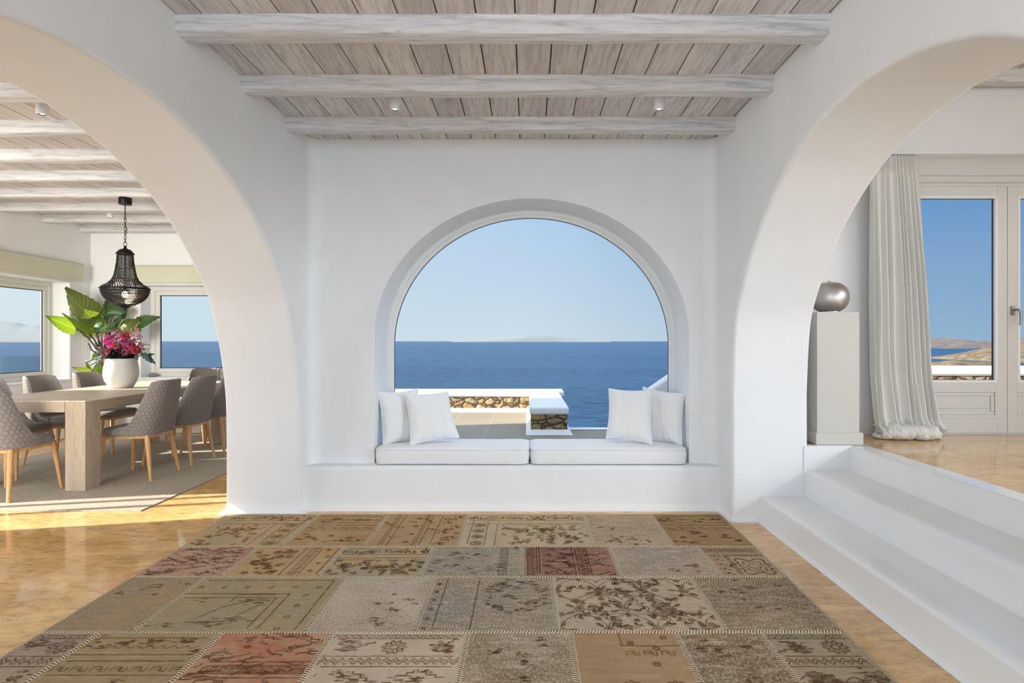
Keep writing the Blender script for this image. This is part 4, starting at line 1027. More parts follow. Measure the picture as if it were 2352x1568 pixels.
# dining chair, built facing +x
def make_chair():
    t = thing('dining_chair', 'grey upholstered dining chair', 'chair', (0, 0, 0))
    # seat pad
    def out(s, z, dx=0):
        pts = []
        for i in range(40):
            a = 2*PI*i/40; c, q = math.cos(a), math.sin(a)
            x = .235*(abs(c)**.5)*(1 if c > 0 else -1); y = .238*(abs(q)**.5)*(1 if q > 0 else -1)
            y *= 1-.10*smoothstep(.1, -.25, x)
            pts.append((.01+x-s*(c), y-s*(q), z))
        return pts
    b = MB(); b.loft([out(.014, .398), out(.004, .404), out(0, .415), out(-.002, .435), out(.004, .452), out(.018, .463), out(.05, .468), out(.11, .470)])
    b.build('seat', M['grey'], t, smooth=60)
    # wrap-around back, quilted outside
    NU, NV = 44, 14
    def plan(u):
        th = (u-.5)*PI
        s, c = math.sin(th), math.cos(th)
        y = .243*(1 if s > 0 else -1)*abs(s)**.62; x = .055-.288*max(0, c)**.55
        return x, y
    def top(u):
        k = 1-abs(2*u-1)
        a = smoothstep(.0, .36, k)
        return .462+.418*(a**1.15) if k < .36 else .88-.012*smoothstep(.6, .36, k)
    def pt(u, v, ins):
        x, y = plan(u); z0 = .405; z1 = top(u); z = z0+(z1-z0)*v
        h = max(0, z-.42)
        r = math.hypot(x+.02, y) or 1
        x2 = x-ins*(x+.02-.10)/max(.1, math.hypot(x-.08, y)); y2 = y-ins*y/max(.1, math.hypot(x-.08, y))
        bulge = .012*math.sin(PI*min(1, h/.46))
        return Vector((x2-h*.19-bulge*.3, y2*(1-.42*h*h/.46-.04*h), z))
    b = MB(); b.uv = {}
    def sheet(ins, mat):
        base = len(b.v); arc = [0]
        for i in range(1, NU+1):
            p, q = plan(i/NU), plan((i-1)/NU); arc.append(arc[-1]+math.hypot(p[0]-q[0], p[1]-q[1]))
        vs = []
        for j in range(NV+1):
            for i in range(NU+1):
                p = pt(i/NU, j/NV, ins); vs.append(p); b.uv[base+len(vs)-1] = (arc[i], p.z)
        b.add(vs, [(j*(NU+1)+i, j*(NU+1)+i+1, (j+1)*(NU+1)+i+1, (j+1)*(NU+1)+i) for j in range(NV) for i in range(NU)], mat)
        return base
    o1 = sheet(0, 0); o2 = sheet(.034, 1)
    idx = lambda base, i, j: base+j*(NU+1)+i
    rim = [(i, NV) for i in range(NU+1)]
    def bridge(path):
        # rounded rim between the outer and the inner sheet
        prev = None
        for (i, j) in path:
            A, B = b.v[idx(o1, i, j)], b.v[idx(o2, i, j)]; mid = (A+B)/2
            out_ = Vector((0, 0, .012)) if j == NV and path is rim else (Vector((.014, 0, 0)) if path is not bot else Vector((0, 0, -.004)))
            k1 = b.add([A.lerp(B, .25)+out_*.8, A.lerp(B, .75)+out_*.8], [])
            b.uv[k1] = b.uv[idx(o1, i, j)]; b.uv[k1+1] = b.uv[idx(o1, i, j)]
            cur = [idx(o1, i, j), k1, k1+1, idx(o2, i, j)]
            if prev:
                for q in range(3): b.f.append([prev[q], cur[q], cur[q+1], prev[q+1]]); b.m.append(1)
            prev = cur
    bot = [(i, 0) for i in range(NU+1)]
    bridge(rim); bridge([(0, j) for j in range(NV+1)]); bridge([(NU, j) for j in range(NV+1)]); bridge(bot)
    b.build('backrest', [M['quilt'], M['grey']], t, smooth=60)
    b = MB()
    for (x0, y0, x1, y1) in ((.20, -.19, .20, .19), (-.17, -.165, -.17, .165), (.20, -.19, -.17, -.165), (.20, .19, -.17, .165)):
        d = Vector((x1-x0, y1-y0, 0)).normalized(); nn = Vector((-d.y, d.x, 0))*.011
        A, B = Vector((x0, y0, 0)), Vector((x1, y1, 0))
        b.prism([tuple((q)[:2]) for q in (A+nn, B+nn, B-nn, A-nn)], 'z', .368, .402)
    b.build('seat_frame', M['ash'], t, bevel=.003, seg=2)
    for (tx, ty, fx, fy) in ((.198, .192, .235, .238), (.198, -.192, .235, -.238), (-.165, .165, -.228, .206), (-.165, -.165, -.228, -.206)):
        b = MB(); A, B = Vector((tx, ty, .401)), Vector((fx, fy, 0)); r0, r1 = .0225, .0135
        rings = []
        for k in range(9):
            s = k/8; c = A.lerp(B, s); r = r0+(r1-r0)*s
            rings.append([(c.x+r*math.cos(2*PI*i/16), c.y+r*math.sin(2*PI*i/16), c.z) for i in range(16)])
        b.loft(rings); b.build('leg', M['ash'], t, smooth=50)
    return t
chair = make_chair()
CH = [ # x, y, facing, label
 (-3.578, 5.265, 180, 'grey quilted dining chair nearest the arch on the near long side of the table'),
 (-3.578, 5.880, 180, 'grey quilted dining chair in the middle of the near long side, beside the arch pier'),
 (-3.572, 6.480, 180, 'grey quilted dining chair mostly hidden by the arch pier'),
 (-4.195, 4.600, 90, 'grey quilted dining chair at the near head of the table, seen from behind'),
 (-4.800, 5.290, 3, 'grey dining chair on the window side cut off by the photo edge'),
 (-4.800, 5.870, 1, 'grey dining chair on the window side, half behind the near table leg'),
 (-4.790, 6.480, 0, 'grey dining chair on the window side next to the big plant'),
 (-4.18, 7.17, 270, 'grey dining chair at the far head of the table, striped by sunlight')]
for i, (x, y, r, lab) in enumerate(CH):
    c = chair if i == 0 else copy_tree(chair)
    c.location = (x, y, DRZ); c.rotation_euler = (0, 0, math.radians(r)); c['label'] = lab; c['group'] = 'dining chairs around the table'

# vase
VXc, VYc = -4.30, 6.02
b = MB(); k = 1.0
b.lathe([(r_*.816, z_) for r_, z_ in [(.115, TZ+.001), (.128, TZ+.004), (.150, TZ+.035), (.180, TZ+.085), (.195, TZ+.135), (.197, TZ+.175), (.190, TZ+.225), (.180, TZ+.270), (.175, TZ+.300), (.173, TZ+.311), (.166, TZ+.313), (.160, TZ+.308), (.165, TZ+.26), (.17, TZ+.18)]], (VXc, VYc), 48, 0, True, True)
tag(b.build('vase', M['ceramic'], smooth=50, loc=(VXc, VYc, TZ)), 'rounded white ceramic vase on the dining table', 'vase')

# bouquet
def Z8(x, y, d): return P(100+x/6.271, 650+y/6.271, d)
bq = thing('flower_bouquet', 'bouquet of pink roses and red flowers standing in the white vase', 'flowers', (VXc, VYc, TZ+.31))
random.seed(5)
b = MB()
for i in range(260):
    a, r = R2 = (random.uniform(0, 2*PI), .125*math.sqrt(random.random()))
    x, y = VXc+r*math.cos(a), VYc+r*math.sin(a); h = .04+.15*(1-(r/.135)**2)*random.random()+.02
    b.tube([(VXc+(x-VXc)*.5, VYc+(y-VYc)*.5, TZ+.20), (x, y, TZ+.31+h)], .0025, 4)
    for q in range(4):
        aa = random.uniform(0, 2*PI); l = random.uniform(.04, .075); zz = TZ+.30+h*random.uniform(.2, .9)
        p0 = Vector((x, y, zz)); d = Vector((math.cos(aa), math.sin(aa), random.uniform(-.3, .5))).normalized(); s = d.cross(Vector((0, 0, 1))).normalized()*l*.3
        b.add([p0, p0+d*l*.5+s, p0+d*l, p0+d*l*.5-s], [(0, 1, 2, 3)])
o = b.build('greenery', M['soil'], bq, smooth=60); o['kind'] = 'stuff'
def petal_flower(name, c, r, mat, rings, squash=.7, face=Vector((0, -1, .35)), cup=.9):
    """rose like head: rings of cupped petals around a face direction"""
    b = MB(); c = Vector(c); f = face.normalized(); s = f.cross(Vector((0, 0, 1))).normalized(); u = s.cross(f)
    for k in range(rings):
        q = (k+1)/rings; n = 4+k*2; rr = r*(.25+.75*q); off = random.random()
        for i in range(n):
            a = 2*PI*(i+off)/n
            def fn(p, v, a=a, rr=rr, q=q):
                w = (p-.5)*2*PI/n*1.35*(.55+.45*v)
                rad = rr*(.35+.65*v)*(1-.12*(2*p-1)**2*v)
                up = r*squash*((1-q)*.75+.15+ (v*(cup*(1-q*.75))) - .35*q*v*v)
                d = s*math.cos(a+w)+u*math.sin(a+w)
                return c+d*rad+f*up
            b.grid(fn, 4, 4)
    b.ball(c-f*r*.1, r*.35, 8, 6)
    return b.build(name, mat, bq, smooth=70)
D0 = 5.92
FL = [('rose', 965, 880, 62, 'petal_pink', 4, 5.86), ('rose', 915, 765, 38, 'petal_pink', 3, 5.92), ('rose', 892, 845, 38, 'petal_pink', 3, 5.90), ('rose', 975, 790, 36, 'petal_mag', 3, 5.92),
      ('rose', 1100, 770, 42, 'petal_pink', 3, 5.95), ('rosebud', 820, 800, 30, 'petal_light', 2, 5.95), ('rosebud', 1275, 745, 36, 'petal_light', 3, 5.98), ('rosebud', 1345, 670, 30, 'petal_light', 2, 6.0),
      ('rosebud', 1210, 672, 24, 'petal_pink', 2, 6.02), ('rosebud', 982, 690, 28, 'petal_pink', 2, 6.04), ('rose', 1160, 845, 48, 'petal_mag', 3, 5.88), ('rose', 1262, 890, 56, 'petal_mag', 4, 5.87),
      ('rosebud', 815, 930, 26, 'petal_light', 2, 5.95), ('rose', 1215, 950, 40, 'petal_mag', 3, 5.88),
      ('red_carnation', 1045, 905, 52, 'petal_red', 5, 5.85), ('red_carnation', 925, 985, 44, 'petal_red', 4, 5.86), ('red_dahlia', 1325, 965, 68, 'petal_red', 6, 5.86), ('red_dahlia', 1190, 768, 62, 'petal_red', 5, 5.95)]
for (nm, x, y, r, mt, k, d) in FL:
    c = Z8(x, y, d); rr = r/6.271*d/F
    petal_flower(nm, c, rr, M[mt], k, .75 if 'ros' in nm else .45, Vector((c.x-VXc, c.y-VYc-.12, .10)), .9 if 'ros' in nm else .4)
for q in range(26):
    x, y = random.uniform(860, 1400), random.uniform(740, 1010); d = random.uniform(5.88, 5.98)
    if (x-1130)**2/300**2+(y-1010)**2/290**2 > 1: continue
    c = Z8(x, y, d); petal_flower('rosebud', c, random.uniform(16, 30)/6.271*d/F, M[random.choice(('petal_mag', 'petal_mauve', 'petal_pink', 'petal_mauve'))], 2, .75, Vector((c.x-VXc, c.y-VYc-.12, .10)))
b = MB()
for (x, y, sx, sy, n) in ((1120, 930, 230, 100, 320), (1190, 890, 110, 90, 130), (1390, 925, 60, 80, 80), (1060, 700, 80, 40, 70), (1370, 780, 50, 60, 40), (870, 1030, 60, 50, 60), (1180, 1020, 60, 40, 50), (820, 985, 50, 40, 40), (1010, 840, 120, 90, 60), (1300, 850, 70, 60, 50)):
    for i in range(n):
        c = Z8(random.gauss(x, sx*.5), random.gauss(y, sy*.5), random.gauss(5.93, .05)); b.octa(c, random.uniform(.004, .008))
o = b.build('filler_florets', M['petal_mauve'], bq); o['kind'] = 'stuff'
def leaf_mesh(base, tip, width, curl=.15, lobes=.06, nl=7, side=None, back=.18, n=16):
    """arrow shaped leaf between base and tip, drooping a little"""
    b = MB(); base, tip = Vector(base), Vector(tip); ax = tip-base; L = ax.length; ax.normalize()
    sd = side.normalized() if side is not None else ax.cross(Vector((0, -1, .25))).normalized()
    nr = sd.cross(ax).normalized()
    def fn(u, v):
        a = 2*u-1
        w = width*.5*(math.sin(PI*min(1, (v*.92+.08))**.62))**.9*(1-v*.25)*1.08
        w *= 1+lobes*math.sin(v*nl*2*PI+abs(a))*abs(a)
        x = v*L-back*L*abs(a)**1.5*(1-v)**3
        z = -curl*L*(v-.35)**2*1.1-width*.20*abs(a)**1.6+.018*L*math.sin(v*nl*2*PI)*abs(a)**2
        return base+ax*x+sd*a*w+nr*z
    b.grid(fn, 10, n, 0, True); return b
for (bx, by, tx, ty, w, d) in ((1400, 1010, 1470, 1080, .04, 5.86), (1440, 1020, 1540, 1150, .06, 5.84), (1500, 1070, 1600, 1160, .05, 5.86), (1500, 1040, 1585, 1015, .04, 5.88), (1330, 1050, 1345, 1110, .04, 5.84)):
    leaf_mesh(Z8(bx, by, d), Z8(tx, ty, d-.02), w, .3, .25, 4).build('drooping_leaf', M['twig'], bq, smooth=70)
for (bx, by, tx, ty, w, d) in ((1240, 720, 1265, 610, .05, 6.0), (1370, 690, 1400, 640, .04, 6.02), (1210, 840, 1250, 780, .04, 5.9), (940, 690, 930, 650, .02, 6.0), (1300, 640, 1390, 560, .03, 6.02)):
    leaf_mesh(Z8(bx, by, d), Z8(tx, ty, d), w, .1, .05, 3).build('leaf', M['leaf_olive'], bq, smooth=70)
b = MB()
for path in (((1420, 900), (1470, 880), (1540, 905)), ((1440, 960), (1500, 950), (1510, 1010)), ((860, 740), (900, 620), (890, 580)), ((850, 760), (830, 680), (840, 640)), ((1320, 720), (1340, 600), (1380, 565)), ((830, 960), (790, 980), (780, 1000))):
    pts = [Z8(x, y, 5.95) for x, y in path]; b.tube(pts, .003, 5)
    for i in range(7):
        t_ = i/6; p = pts[0].lerp(pts[1], min(1, t_*2)) if t_ < .5 else pts[1].lerp(pts[2], t_*2-1)
        b.ball(p+Vector((random.uniform(-.012, .012), random.uniform(-.01, .01), random.uniform(-.012, .012))), random.uniform(.006, .010), 6, 4)
o = b.build('filler_sprigs', M['sage'], bq, smooth=60); o['kind'] = 'stuff'
b = MB()
for path in (((850, 1060), (760, 1100), (685, 1090)), ((840, 1080), (740, 1140), (660, 1185)), ((850, 1090), (760, 1160), (710, 1260)), ((840, 1070), (800, 1120), (790, 1190)), ((860, 1040), (790, 960), (740, 850)), ((800, 1040), (690, 960), (645, 865)), ((850, 1050), (760, 1080), (590, 1140))):
    pts = [Z8(x, y, 5.90) for x, y in path]
    q = [pts[0].lerp(pts[1], i/5) for i in range(5)]+[pts[1].lerp(pts[2], i/5) for i in range(6)]
    b.tube(q, [.006+.004*(i % 2) for i in range(10)]+[.003], 6)
o = b.build('trailing_twigs', M['twig'], bq, smooth=40); o['kind'] = 'stuff'

# big leafy plant in the corner
PY = 7.40; PX = -5.52
pl = thing('potted_plant', 'tall green plant with big arrow-shaped leaves in the dining room corner', 'plant', (PX, PY, 0))
b = MB(); b.lathe([(.10, .001), (.11, .01), (.126, .25), (.130, .34), (.120, .345), (.115, .30), (.001, .29)], (PX, PY), 32, 0, True, True); b.build('plant_pot', M['pot'], pl, smooth=40)
def ZP(x, y, d=PY): return P(100+x/6.271, 650+y/6.271, d)
b = MB(); tr = [(PX, PY, .28)]+[tuple(ZP(x, y)) for x, y in ((850, 1420), (852, 1280), (862, 1130), (850, 1040))]
b.tube(tr, [.035, .033, .032, .030, .018], 12)
for i in range(16):
    z = .62+i*.028; b.tube([(PX+.034*math.cos(2*PI*k/12), PY+.034*math.sin(2*PI*k/12), z+.004*k/12) for k in range(12)], .006, 5, 0, True)
b.build('trunk', M['trunk'], pl, smooth=50)
LV = [ # base, tip, width(m), depth offset base/tip, material, stem start
 ((690, 500), (285, 105), .34, -.10, -.38, 'leaf_olive'), ((735, 690), (470, 400), .34, .05, -.05, 'leaf_lime'), ((470, 660), (60, 495), .20, -.25, -.56, 'leaf_lime'),
 ((645, 720), (265, 460), .12, -.15, -.42, 'leaf_olive'), ((660, 740), (400, 540), .13, -.15, -.4, 'leaf_lime'), ((845, 560), (735, 705), .20, -.15, -.25, 'leaf_dark'), ((1075, 300), (865, 460), .26, .0, -.1, 'leaf_dark'),
 ((950, 250), (835, 590), .18, .15, .12, 'leaf_dark'), ((1270, 590), (1600, 465), .19, .0, -.2, 'leaf_dark'), ((1085, 700), (1290, 515), .26, -.1, -.2, 'leaf_olive'),
 ((1020, 610), (755, 695), .13, -.18, -.3, 'leaf_dark'), ((690, 1285), (420, 1215), .08, -.15, -.35, 'leaf_olive'), ((680, 1285), (590, 1145), .07, -.12, -.2, 'leaf_olive'), ((760, 1100), (720, 1000), .13, -.05, -.1, 'leaf_lime'),
 ((770, 1300), (740, 1110), .16, -.1, -.15, 'leaf_lime'), ((1090, 470), (1165, 340), .14, .1, .1, 'leaf_dark'), ((1000, 590), (1110, 480), .12, .05, 0, 'leaf_dark')]
ST = [(840, 1090), (845, 1060), (835, 1080), (850, 1070), (850, 1080), (850, 1050), (860, 1060), (860, 1050), (870, 1060), (865, 1070), (860, 1060), (800, 1400), (800, 1400), (845, 1150), (800, 1400), (865, 1050), (860, 1060)]
for i, ((bx, by), (tx, ty), w, d0, d1, mt) in enumerate(LV):
    A, B = ZP(bx, by, PY+d0), ZP(tx, ty, PY+d1)
    leaf_mesh(A, B, w, .22, .08, 7).build('leaf', M[mt], pl, smooth=75)
    S = ZP(*ST[i], PY); mid = (S+A)/2+Vector(((A.x-S.x)*-.18, 0, .06+abs(A.x-S.x)*.25))
    q = [S*(1-s)**2+mid*2*s*(1-s)+A*s*s for s in [k/10 for k in range(11)]]
    b = MB(); b.tube(q, [.012-.006*k/10 for k in range(11)], 7); b.build('leaf_stalk', M['stem'], pl, smooth=60)
bpy.data.objects['potted_plant']  # base stands on the floor

# black beaded lantern
LX, LY = -4.072, 5.757
ch = thing('pendant_lantern', 'black beaded basket chandelier hanging above the dining table', 'chandelier', (LX, LY, 2.69))
mz = .004407
def LZ(y): return EYE-((440+y/5.6)-VY)*mz
b = MB(); b.lathe([(.001, 2.697), (.070, 2.697), (.071, 2.694), (.071, LZ(160)), (.067, LZ(168)), (.001, LZ(168))], (LX, LY), 32, 0, False, False); b.build('canopy', M['iron'], ch, smooth=40)
b = MB(); b.tube([(LX, LY, LZ(165)), (LX, LY, LZ(355))], .0055, 8); b.build('rod', M['iron'], ch, smooth=60)
b = MB()
def link(z0, z1, w, ang, r=.0035):
    pts = []
    for i in range(20):
        a = 2*PI*i/20; x = w*math.cos(a); z = (z0+z1)/2+(z1-z0)/2*(abs(math.sin(a))**.7)*(1 if math.sin(a) > 0 else -1)
        pts.append((LX+x*math.cos(ang), LY+x*math.sin(ang), z))
    b.tube(pts, r, 6, 0, True)
ys = [348, 400, 405, 450, 455, 505, 510, 555, 560, 610, 615, 655]
for i in range(0, 12, 2): link(LZ(ys[i+1]+6), LZ(ys[i]-6), .0105, .3 if (i//2) % 2 == 0 else 1.87)
b.tube([(LX+.012, LY, LZ(450)), (LX+.030, LY, LZ(485)), (LX+.006, LY, LZ(500))], .003, 6); b.tube([(LX+.020, LY, LZ(495)), (LX+.022, LY, LZ(545))], .003, 6)
b.build('chain', M['iron'], ch, smooth=60)
b = MB(); b.tube([(LX+.023*math.cos(2*PI*i/24), LY, LZ(675)+.019*math.sin(2*PI*i/24)) for i in range(24)], .0028, 6, 0, True); b.build('hanging_ring', M['iron'], ch, smooth=60)
b = MB(); b.lathe([(.001, LZ(694)), (.012, LZ(696)), (.016, LZ(706)), (.013, LZ(716)), (.020, LZ(726)), (.024, LZ(736)), (.055, LZ(746)), (.076, LZ(766)), (.086, LZ(784)), (.093, LZ(792)), (.093, LZ(803)), (.086, LZ(806)), (.08, LZ(800))], (LX, LY), 36, 0, False, False)
for i in range(30): b.ball((LX+.094*math.cos(2*PI*i/30), LY+.094*math.sin(2*PI*i/30), LZ(798)), .0065, 6, 4)
b.build('top_cap', M['iron'], ch, smooth=40)
def interp(prof, z):
    for (za, ra), (zb, rb) in zip(prof, prof[1:]):
        if za <= z <= zb: return ra+(rb-ra)*(z-za)/(zb-za)
    return prof[-1][1]
UP = [(806, .083), (900, .089), (1000, .103), (1080, .117), (1130, .135), (1170, .163), (1205, .205), (1235, .250)]
LO = [(1262, .253), (1300, .247), (1340, .232), (1380, .205), (1415, .168), (1440, .130), (1462, .085)]
def cage(name, prof, y0, y1, rows, strands, ribs):
    b = MB()
    for j in range(rows):
        y = y0+(y1-y0)*(j+.5)/rows; r = interp(prof, y)
        ns = strands if r > .10 else strands*3//4
        for i in range(ns):
            a = 2*PI*(i+(j % 2)*.5)/ns; b.octa((LX+r*math.cos(a), LY+r*math.sin(a), LZ(y)), min(.0105, 1.12*PI*r/ns) if j % 3 else .0075)
    b.build('bead_net', M['bead'], parentof[name])
    b = MB()
    for i in range(ribs):
        a = 2*PI*i/ribs; b.tube([(LX+(interp(prof, y)-.003)*math.cos(a), LY+(interp(prof, y)-.003)*math.sin(a), LZ(y)) for y in [y0+(y1-y0)*k/12 for k in range(13)]], .0022, 5)
    b.build('wire_rib', M['iron'], parentof[name], smooth=60)
parentof = {}
b = MB()
for y in (806, 1130): b.tube([(LX+interp(UP, y)*math.cos(2*PI*i/40), LY+interp(UP, y)*math.sin(2*PI*i/40), LZ(y)) for i in range(40)], .0035, 6, 0, True)
parentof['u'] = b.build('beaded_bell', M['iron'], ch, smooth=60); cage('u', UP, 806, 1236, 27, 50, 12)
b = MB(); b.lathe([(.250, LZ(1236)), (.257, LZ(1240)), (.258, LZ(1258)), (.252, LZ(1263)), (.246, LZ(1258)), (.246, LZ(1240)), (.250, LZ(1236))], (LX, LY), 48, 0, False, False)
for i in range(64): b.ball((LX+.258*math.cos(2*PI*i/64), LY+.258*math.sin(2*PI*i/64), LZ(1249)), .0085, 6, 4)
b.build('wide_band', M['iron'], ch, smooth=40)
b = MB(); b.tube([(LX+.205*math.cos(2*PI*i/40), LY+.205*math.sin(2*PI*i/40), LZ(1380)) for i in range(40)], .0025, 6, 0, True)
parentof['l'] = b.build('beaded_bowl', M['iron'], ch, smooth=60); cage('l', LO, 1264, 1458, 16, 80, 12)
b = MB(); b.lathe([(.001, LZ(1452)), (.075, LZ(1453)), (.078, LZ(1462)), (.062, LZ(1474)), (.052, LZ(1486)), (.040, LZ(1494)), (.012, LZ(1497)), (.009, LZ(1506)), (.014, LZ(1514)), (.010, LZ(1522)), (.001, LZ(1532))], (LX, LY), 32, 0, False, False); b.build('finial', M['iron'], ch, smooth=40)
b = MB(); b.ball((LX, LY, LZ(1325)), .036, 16, 10); b.build('bulb', M['bulb'], ch, smooth=60)
b = MB(); b.tube([(LX, LY, LZ(1290)), (LX, LY, LZ(790))], .006, 8); b.tube([(LX, LY, LZ(1300)), (LX, LY, LZ(1240))], .016, 10); b.build('lamp_socket', M['iron'], ch, smooth=60)

ch.scale = (.816, .816, 1)

# roller blinds
def blind(axis, a, u0, u1, z1, z0, label):
    ctr = (a, (u0+u1)/2, z0) if axis == 'x' else ((u0+u1)/2, a, z0)
    t = thing('roller_blind', label, 'blind', ctr)
    mk = lambda u, o, z: (a+o, u, z) if axis == 'x' else (u, a-o, z)
    b = MB(); b.tube([mk(u0, .045, z1-.028), mk(u1, .045, z1-.028)], .028, 16); b.build('roller_tube', M['blind'], t, smooth=40)
    b = MB(); p = [mk(u0+.02, .068, z1-.03), mk(u1-.02, .068, z1-.03), mk(u1-.02, .068, z0+.01), mk(u0+.02, .068, z0+.01)]; b.add(p, [(0, 1, 2, 3)]); b.build('blind_fabric', M['blind'], t, solid=.0015)
    b = MB(); b.tube([mk(u0+.02, .068, z0+.008), mk(u1-.02, .068, z0+.008)], .009, 8); b.build('bottom_bar', M['blind'], t, smooth=40)
    ue = u1 if axis == 'x' else u0
    b = MB(); b.box(*[tuple(min(p[i], q[i]) for i in range(3)) if k == 0 else tuple(max(p[i], q[i]) for i in range(3)) for k in (0, 1) for p, q in [(mk(ue, .0, z1-.06), mk(ue+(.012 if axis == 'x' else -.012), .062, z1+.002))]]); b.build('bracket', M['whitepaint'], t, bevel=.002, seg=1)
    b = MB(); ux = ue+(.02 if axis == 'x' else -.02)
    b.tube([mk(ux, .045, z1-.02), mk(ux, .04, z1-.6), mk(ux, .035, .95), mk(ux+.012, .05, .90), mk(ux+.02, .06, .95), mk(ux+.02, .06, z1-.6), mk(ux+.02, .05, z1-.02)], .0022, 5); b.build('pull_cord', M['whitepaint'], t, smooth=60)
blind('x', -5.9, 4.95, 7.48, 2.265, 2.035, 'rolled-up cream blind above the window on the left dining wall')
blind('y', 7.68, -5.31, -2.9, 2.268, 2.025, 'rolled-up cream blind above the far dining window behind the lantern')

# little shell on the sill
sp = P(350, 866, 7.78); sz = ZW0+.008
b = MB(); rr = []
for k in range(15):
    v = k/14; a = v*4.5*PI; R_ = .045*(1-v*.8)
    rr.append((sp.x+R_*math.cos(a)*.9, 7.78+R_*math.sin(a)*.7, sz+.022+.035*v))
b.tube(rr, [.024*(1-k/16) for k in range(15)], 10)
b.ball((sp.x, 7.78, sz+.017), .06, 16, 8, 0, (1, .75, .28))
tag(b.build('sea_shell', M['shell'], smooth=50, loc=(sp.x, 7.78, sz)), 'small grey shell lying on the far dining window sill', 'shell')

# ------------------------------------------------------------- raised room
pdt = thing('pedestal', 'tall plain greige pedestal carrying the round metal lamp', 'pedestal', (2.18, 4.14, PZ))
M['greige'] = simple('greige_lacquer', (.60, .575, .53, 1), .45)
b = MB(); b.box((2.03, 3.992, PZ+.085), (2.328, 4.29, 1.4545)); b.build('column', M['greige'], pdt, bevel=.003, seg=2)
b = MB(); b.box((2.018, 3.980, PZ+.0045), (2.350, 4.302, PZ+.088)); b.build('plinth', M['greige'], pdt, bevel=.004, seg=2)
lp = thing('globe_lamp', 'round brushed metal lamp on top of the pedestal', 'lamp', (2.195, 4.14, 1.4545))
b = MB(); c = (2.195, 4.14); z0 = 1.4555; H = .222; pr = []
for k in range(25):
    a = PI*k/24; s = math.sin(a); pr.append((max(.001, .130*abs(s)**.72), z0+H*(1-math.cos(a))/2))
pr = [(.001, z0), (.066, z0)]+[p for p in pr if p[1] > z0+.006]
b.lathe(pr, c, 48, 0, False, False); b.build('globe', M['nickel'], lp, smooth=60)
b = MB(); b.lathe([(.010, z0+H-.004), (.010, z0+H+.006), (.006, z0+H+.010), (.001, z0+H+.011)], c, 14, 0, False, False); b.build('knob', M['nickel'], lp, smooth=50)
# light switch
t = thing('light_switch', 'square white light switch on the wall beside the curtain', 'switch', (2.70, YD, 1.465))
b = MB(); b.box((2.655, YD-.010, 1.423), (2.745, YD+.002, 1.513)); b.build('cover_plate', M['whitepaint'], t, bevel=.003, seg=2)
b = MB(); b.box((2.675, YD-.015, 1.443), (2.725, YD-.006, 1.493)); b.build('rocker', M['whitepaint'], t, bevel=.002, seg=2)
# curtain
cu = thing('curtain', 'floor length cream curtain gathered beside the glazed door', 'curtain', (2.83, 4.33, PZ))
ZT = 2.66
NUc, NVc = 170, 90
def curt(u, v, oy=0):
    z = PZ+.012+(ZT-PZ-.012)*v; s = 1-v
    x0 = 2.600+.014*s; x1 = 2.952+.155*s**.9
    x = x0+(x1-x0)*u
    head = smoothstep(.925, .955, v)
    ph = u*10*2*PI+2.2*math.sin(u*8.3+.5)+1.1*math.sin(u*21)+.7*math.sin(v*3+u*5)
    amp = (.010+.016*smoothstep(1.0, .55, v))*(1-head)+.006*head
    y = 4.315+amp*math.sin(ph)+.014*math.sin(u*17+v*4)*s+mnoise.noise((u*7, v*5, 1))*.014*s
    y -= .05*smoothstep(.25, 0, v)
    if head > .5: y += .003*math.sin(u*70*2*PI)
    x += mnoise.noise((u*6, v*2.2, 4))*.014*s
    # pooled hem
    k = smoothstep(.075, 0, v)
    if k > 0:
        x += mnoise.noise((u*16, v*45, 7))*.05*k; y += mnoise.noise((u*19, v*50, 9))*.075*k-.03*k; z += .045*k*(.5+.5*mnoise.noise((u*22, v*60, 3)))+.01*k
    return Vector((x, y+oy, z))
b = MB(); b.grid(lambda u, v: curt(u, v), NUc, NVc); b.build('curtain_panel', M['curtain'], cu, smooth=80, solid=.002)
b = MB()
def puddle(u, v):
    a = v*2*PI; e = min(1, 6*u, 6*(1-u))**.6
    x = 2.60+.475*u; n1 = mnoise.noise((u*9, 3.1, a*.3)); n2 = mnoise.noise((u*26, math.cos(a)*1.6, math.sin(a)*1.6)); n3 = mnoise.noise((u*55, math.cos(a)*3, math.sin(a)*3+7))
    ry = (.085+.035*n1)*e+.012; rz = (.048+.02*n1)*e+.008
    k = 1+.24*n2+.07*n3
    return (x+.03*n2, 4.262-.012*math.sin(u*PI)+ry*math.cos(a)*k, max(PZ+.004, PZ+.038*e+.01+rz*math.sin(a)*k))
b.grid(puddle, 150, 28); b.build('pooled_hem', M['curtain'], cu, smooth=80, solid=.002)
b = MB(); b.box((2.52, 4.30, ZT+.004), (4.95, 4.33, ZT+.016)); o = struct(b.build('trim_4', M['whitepaint']))

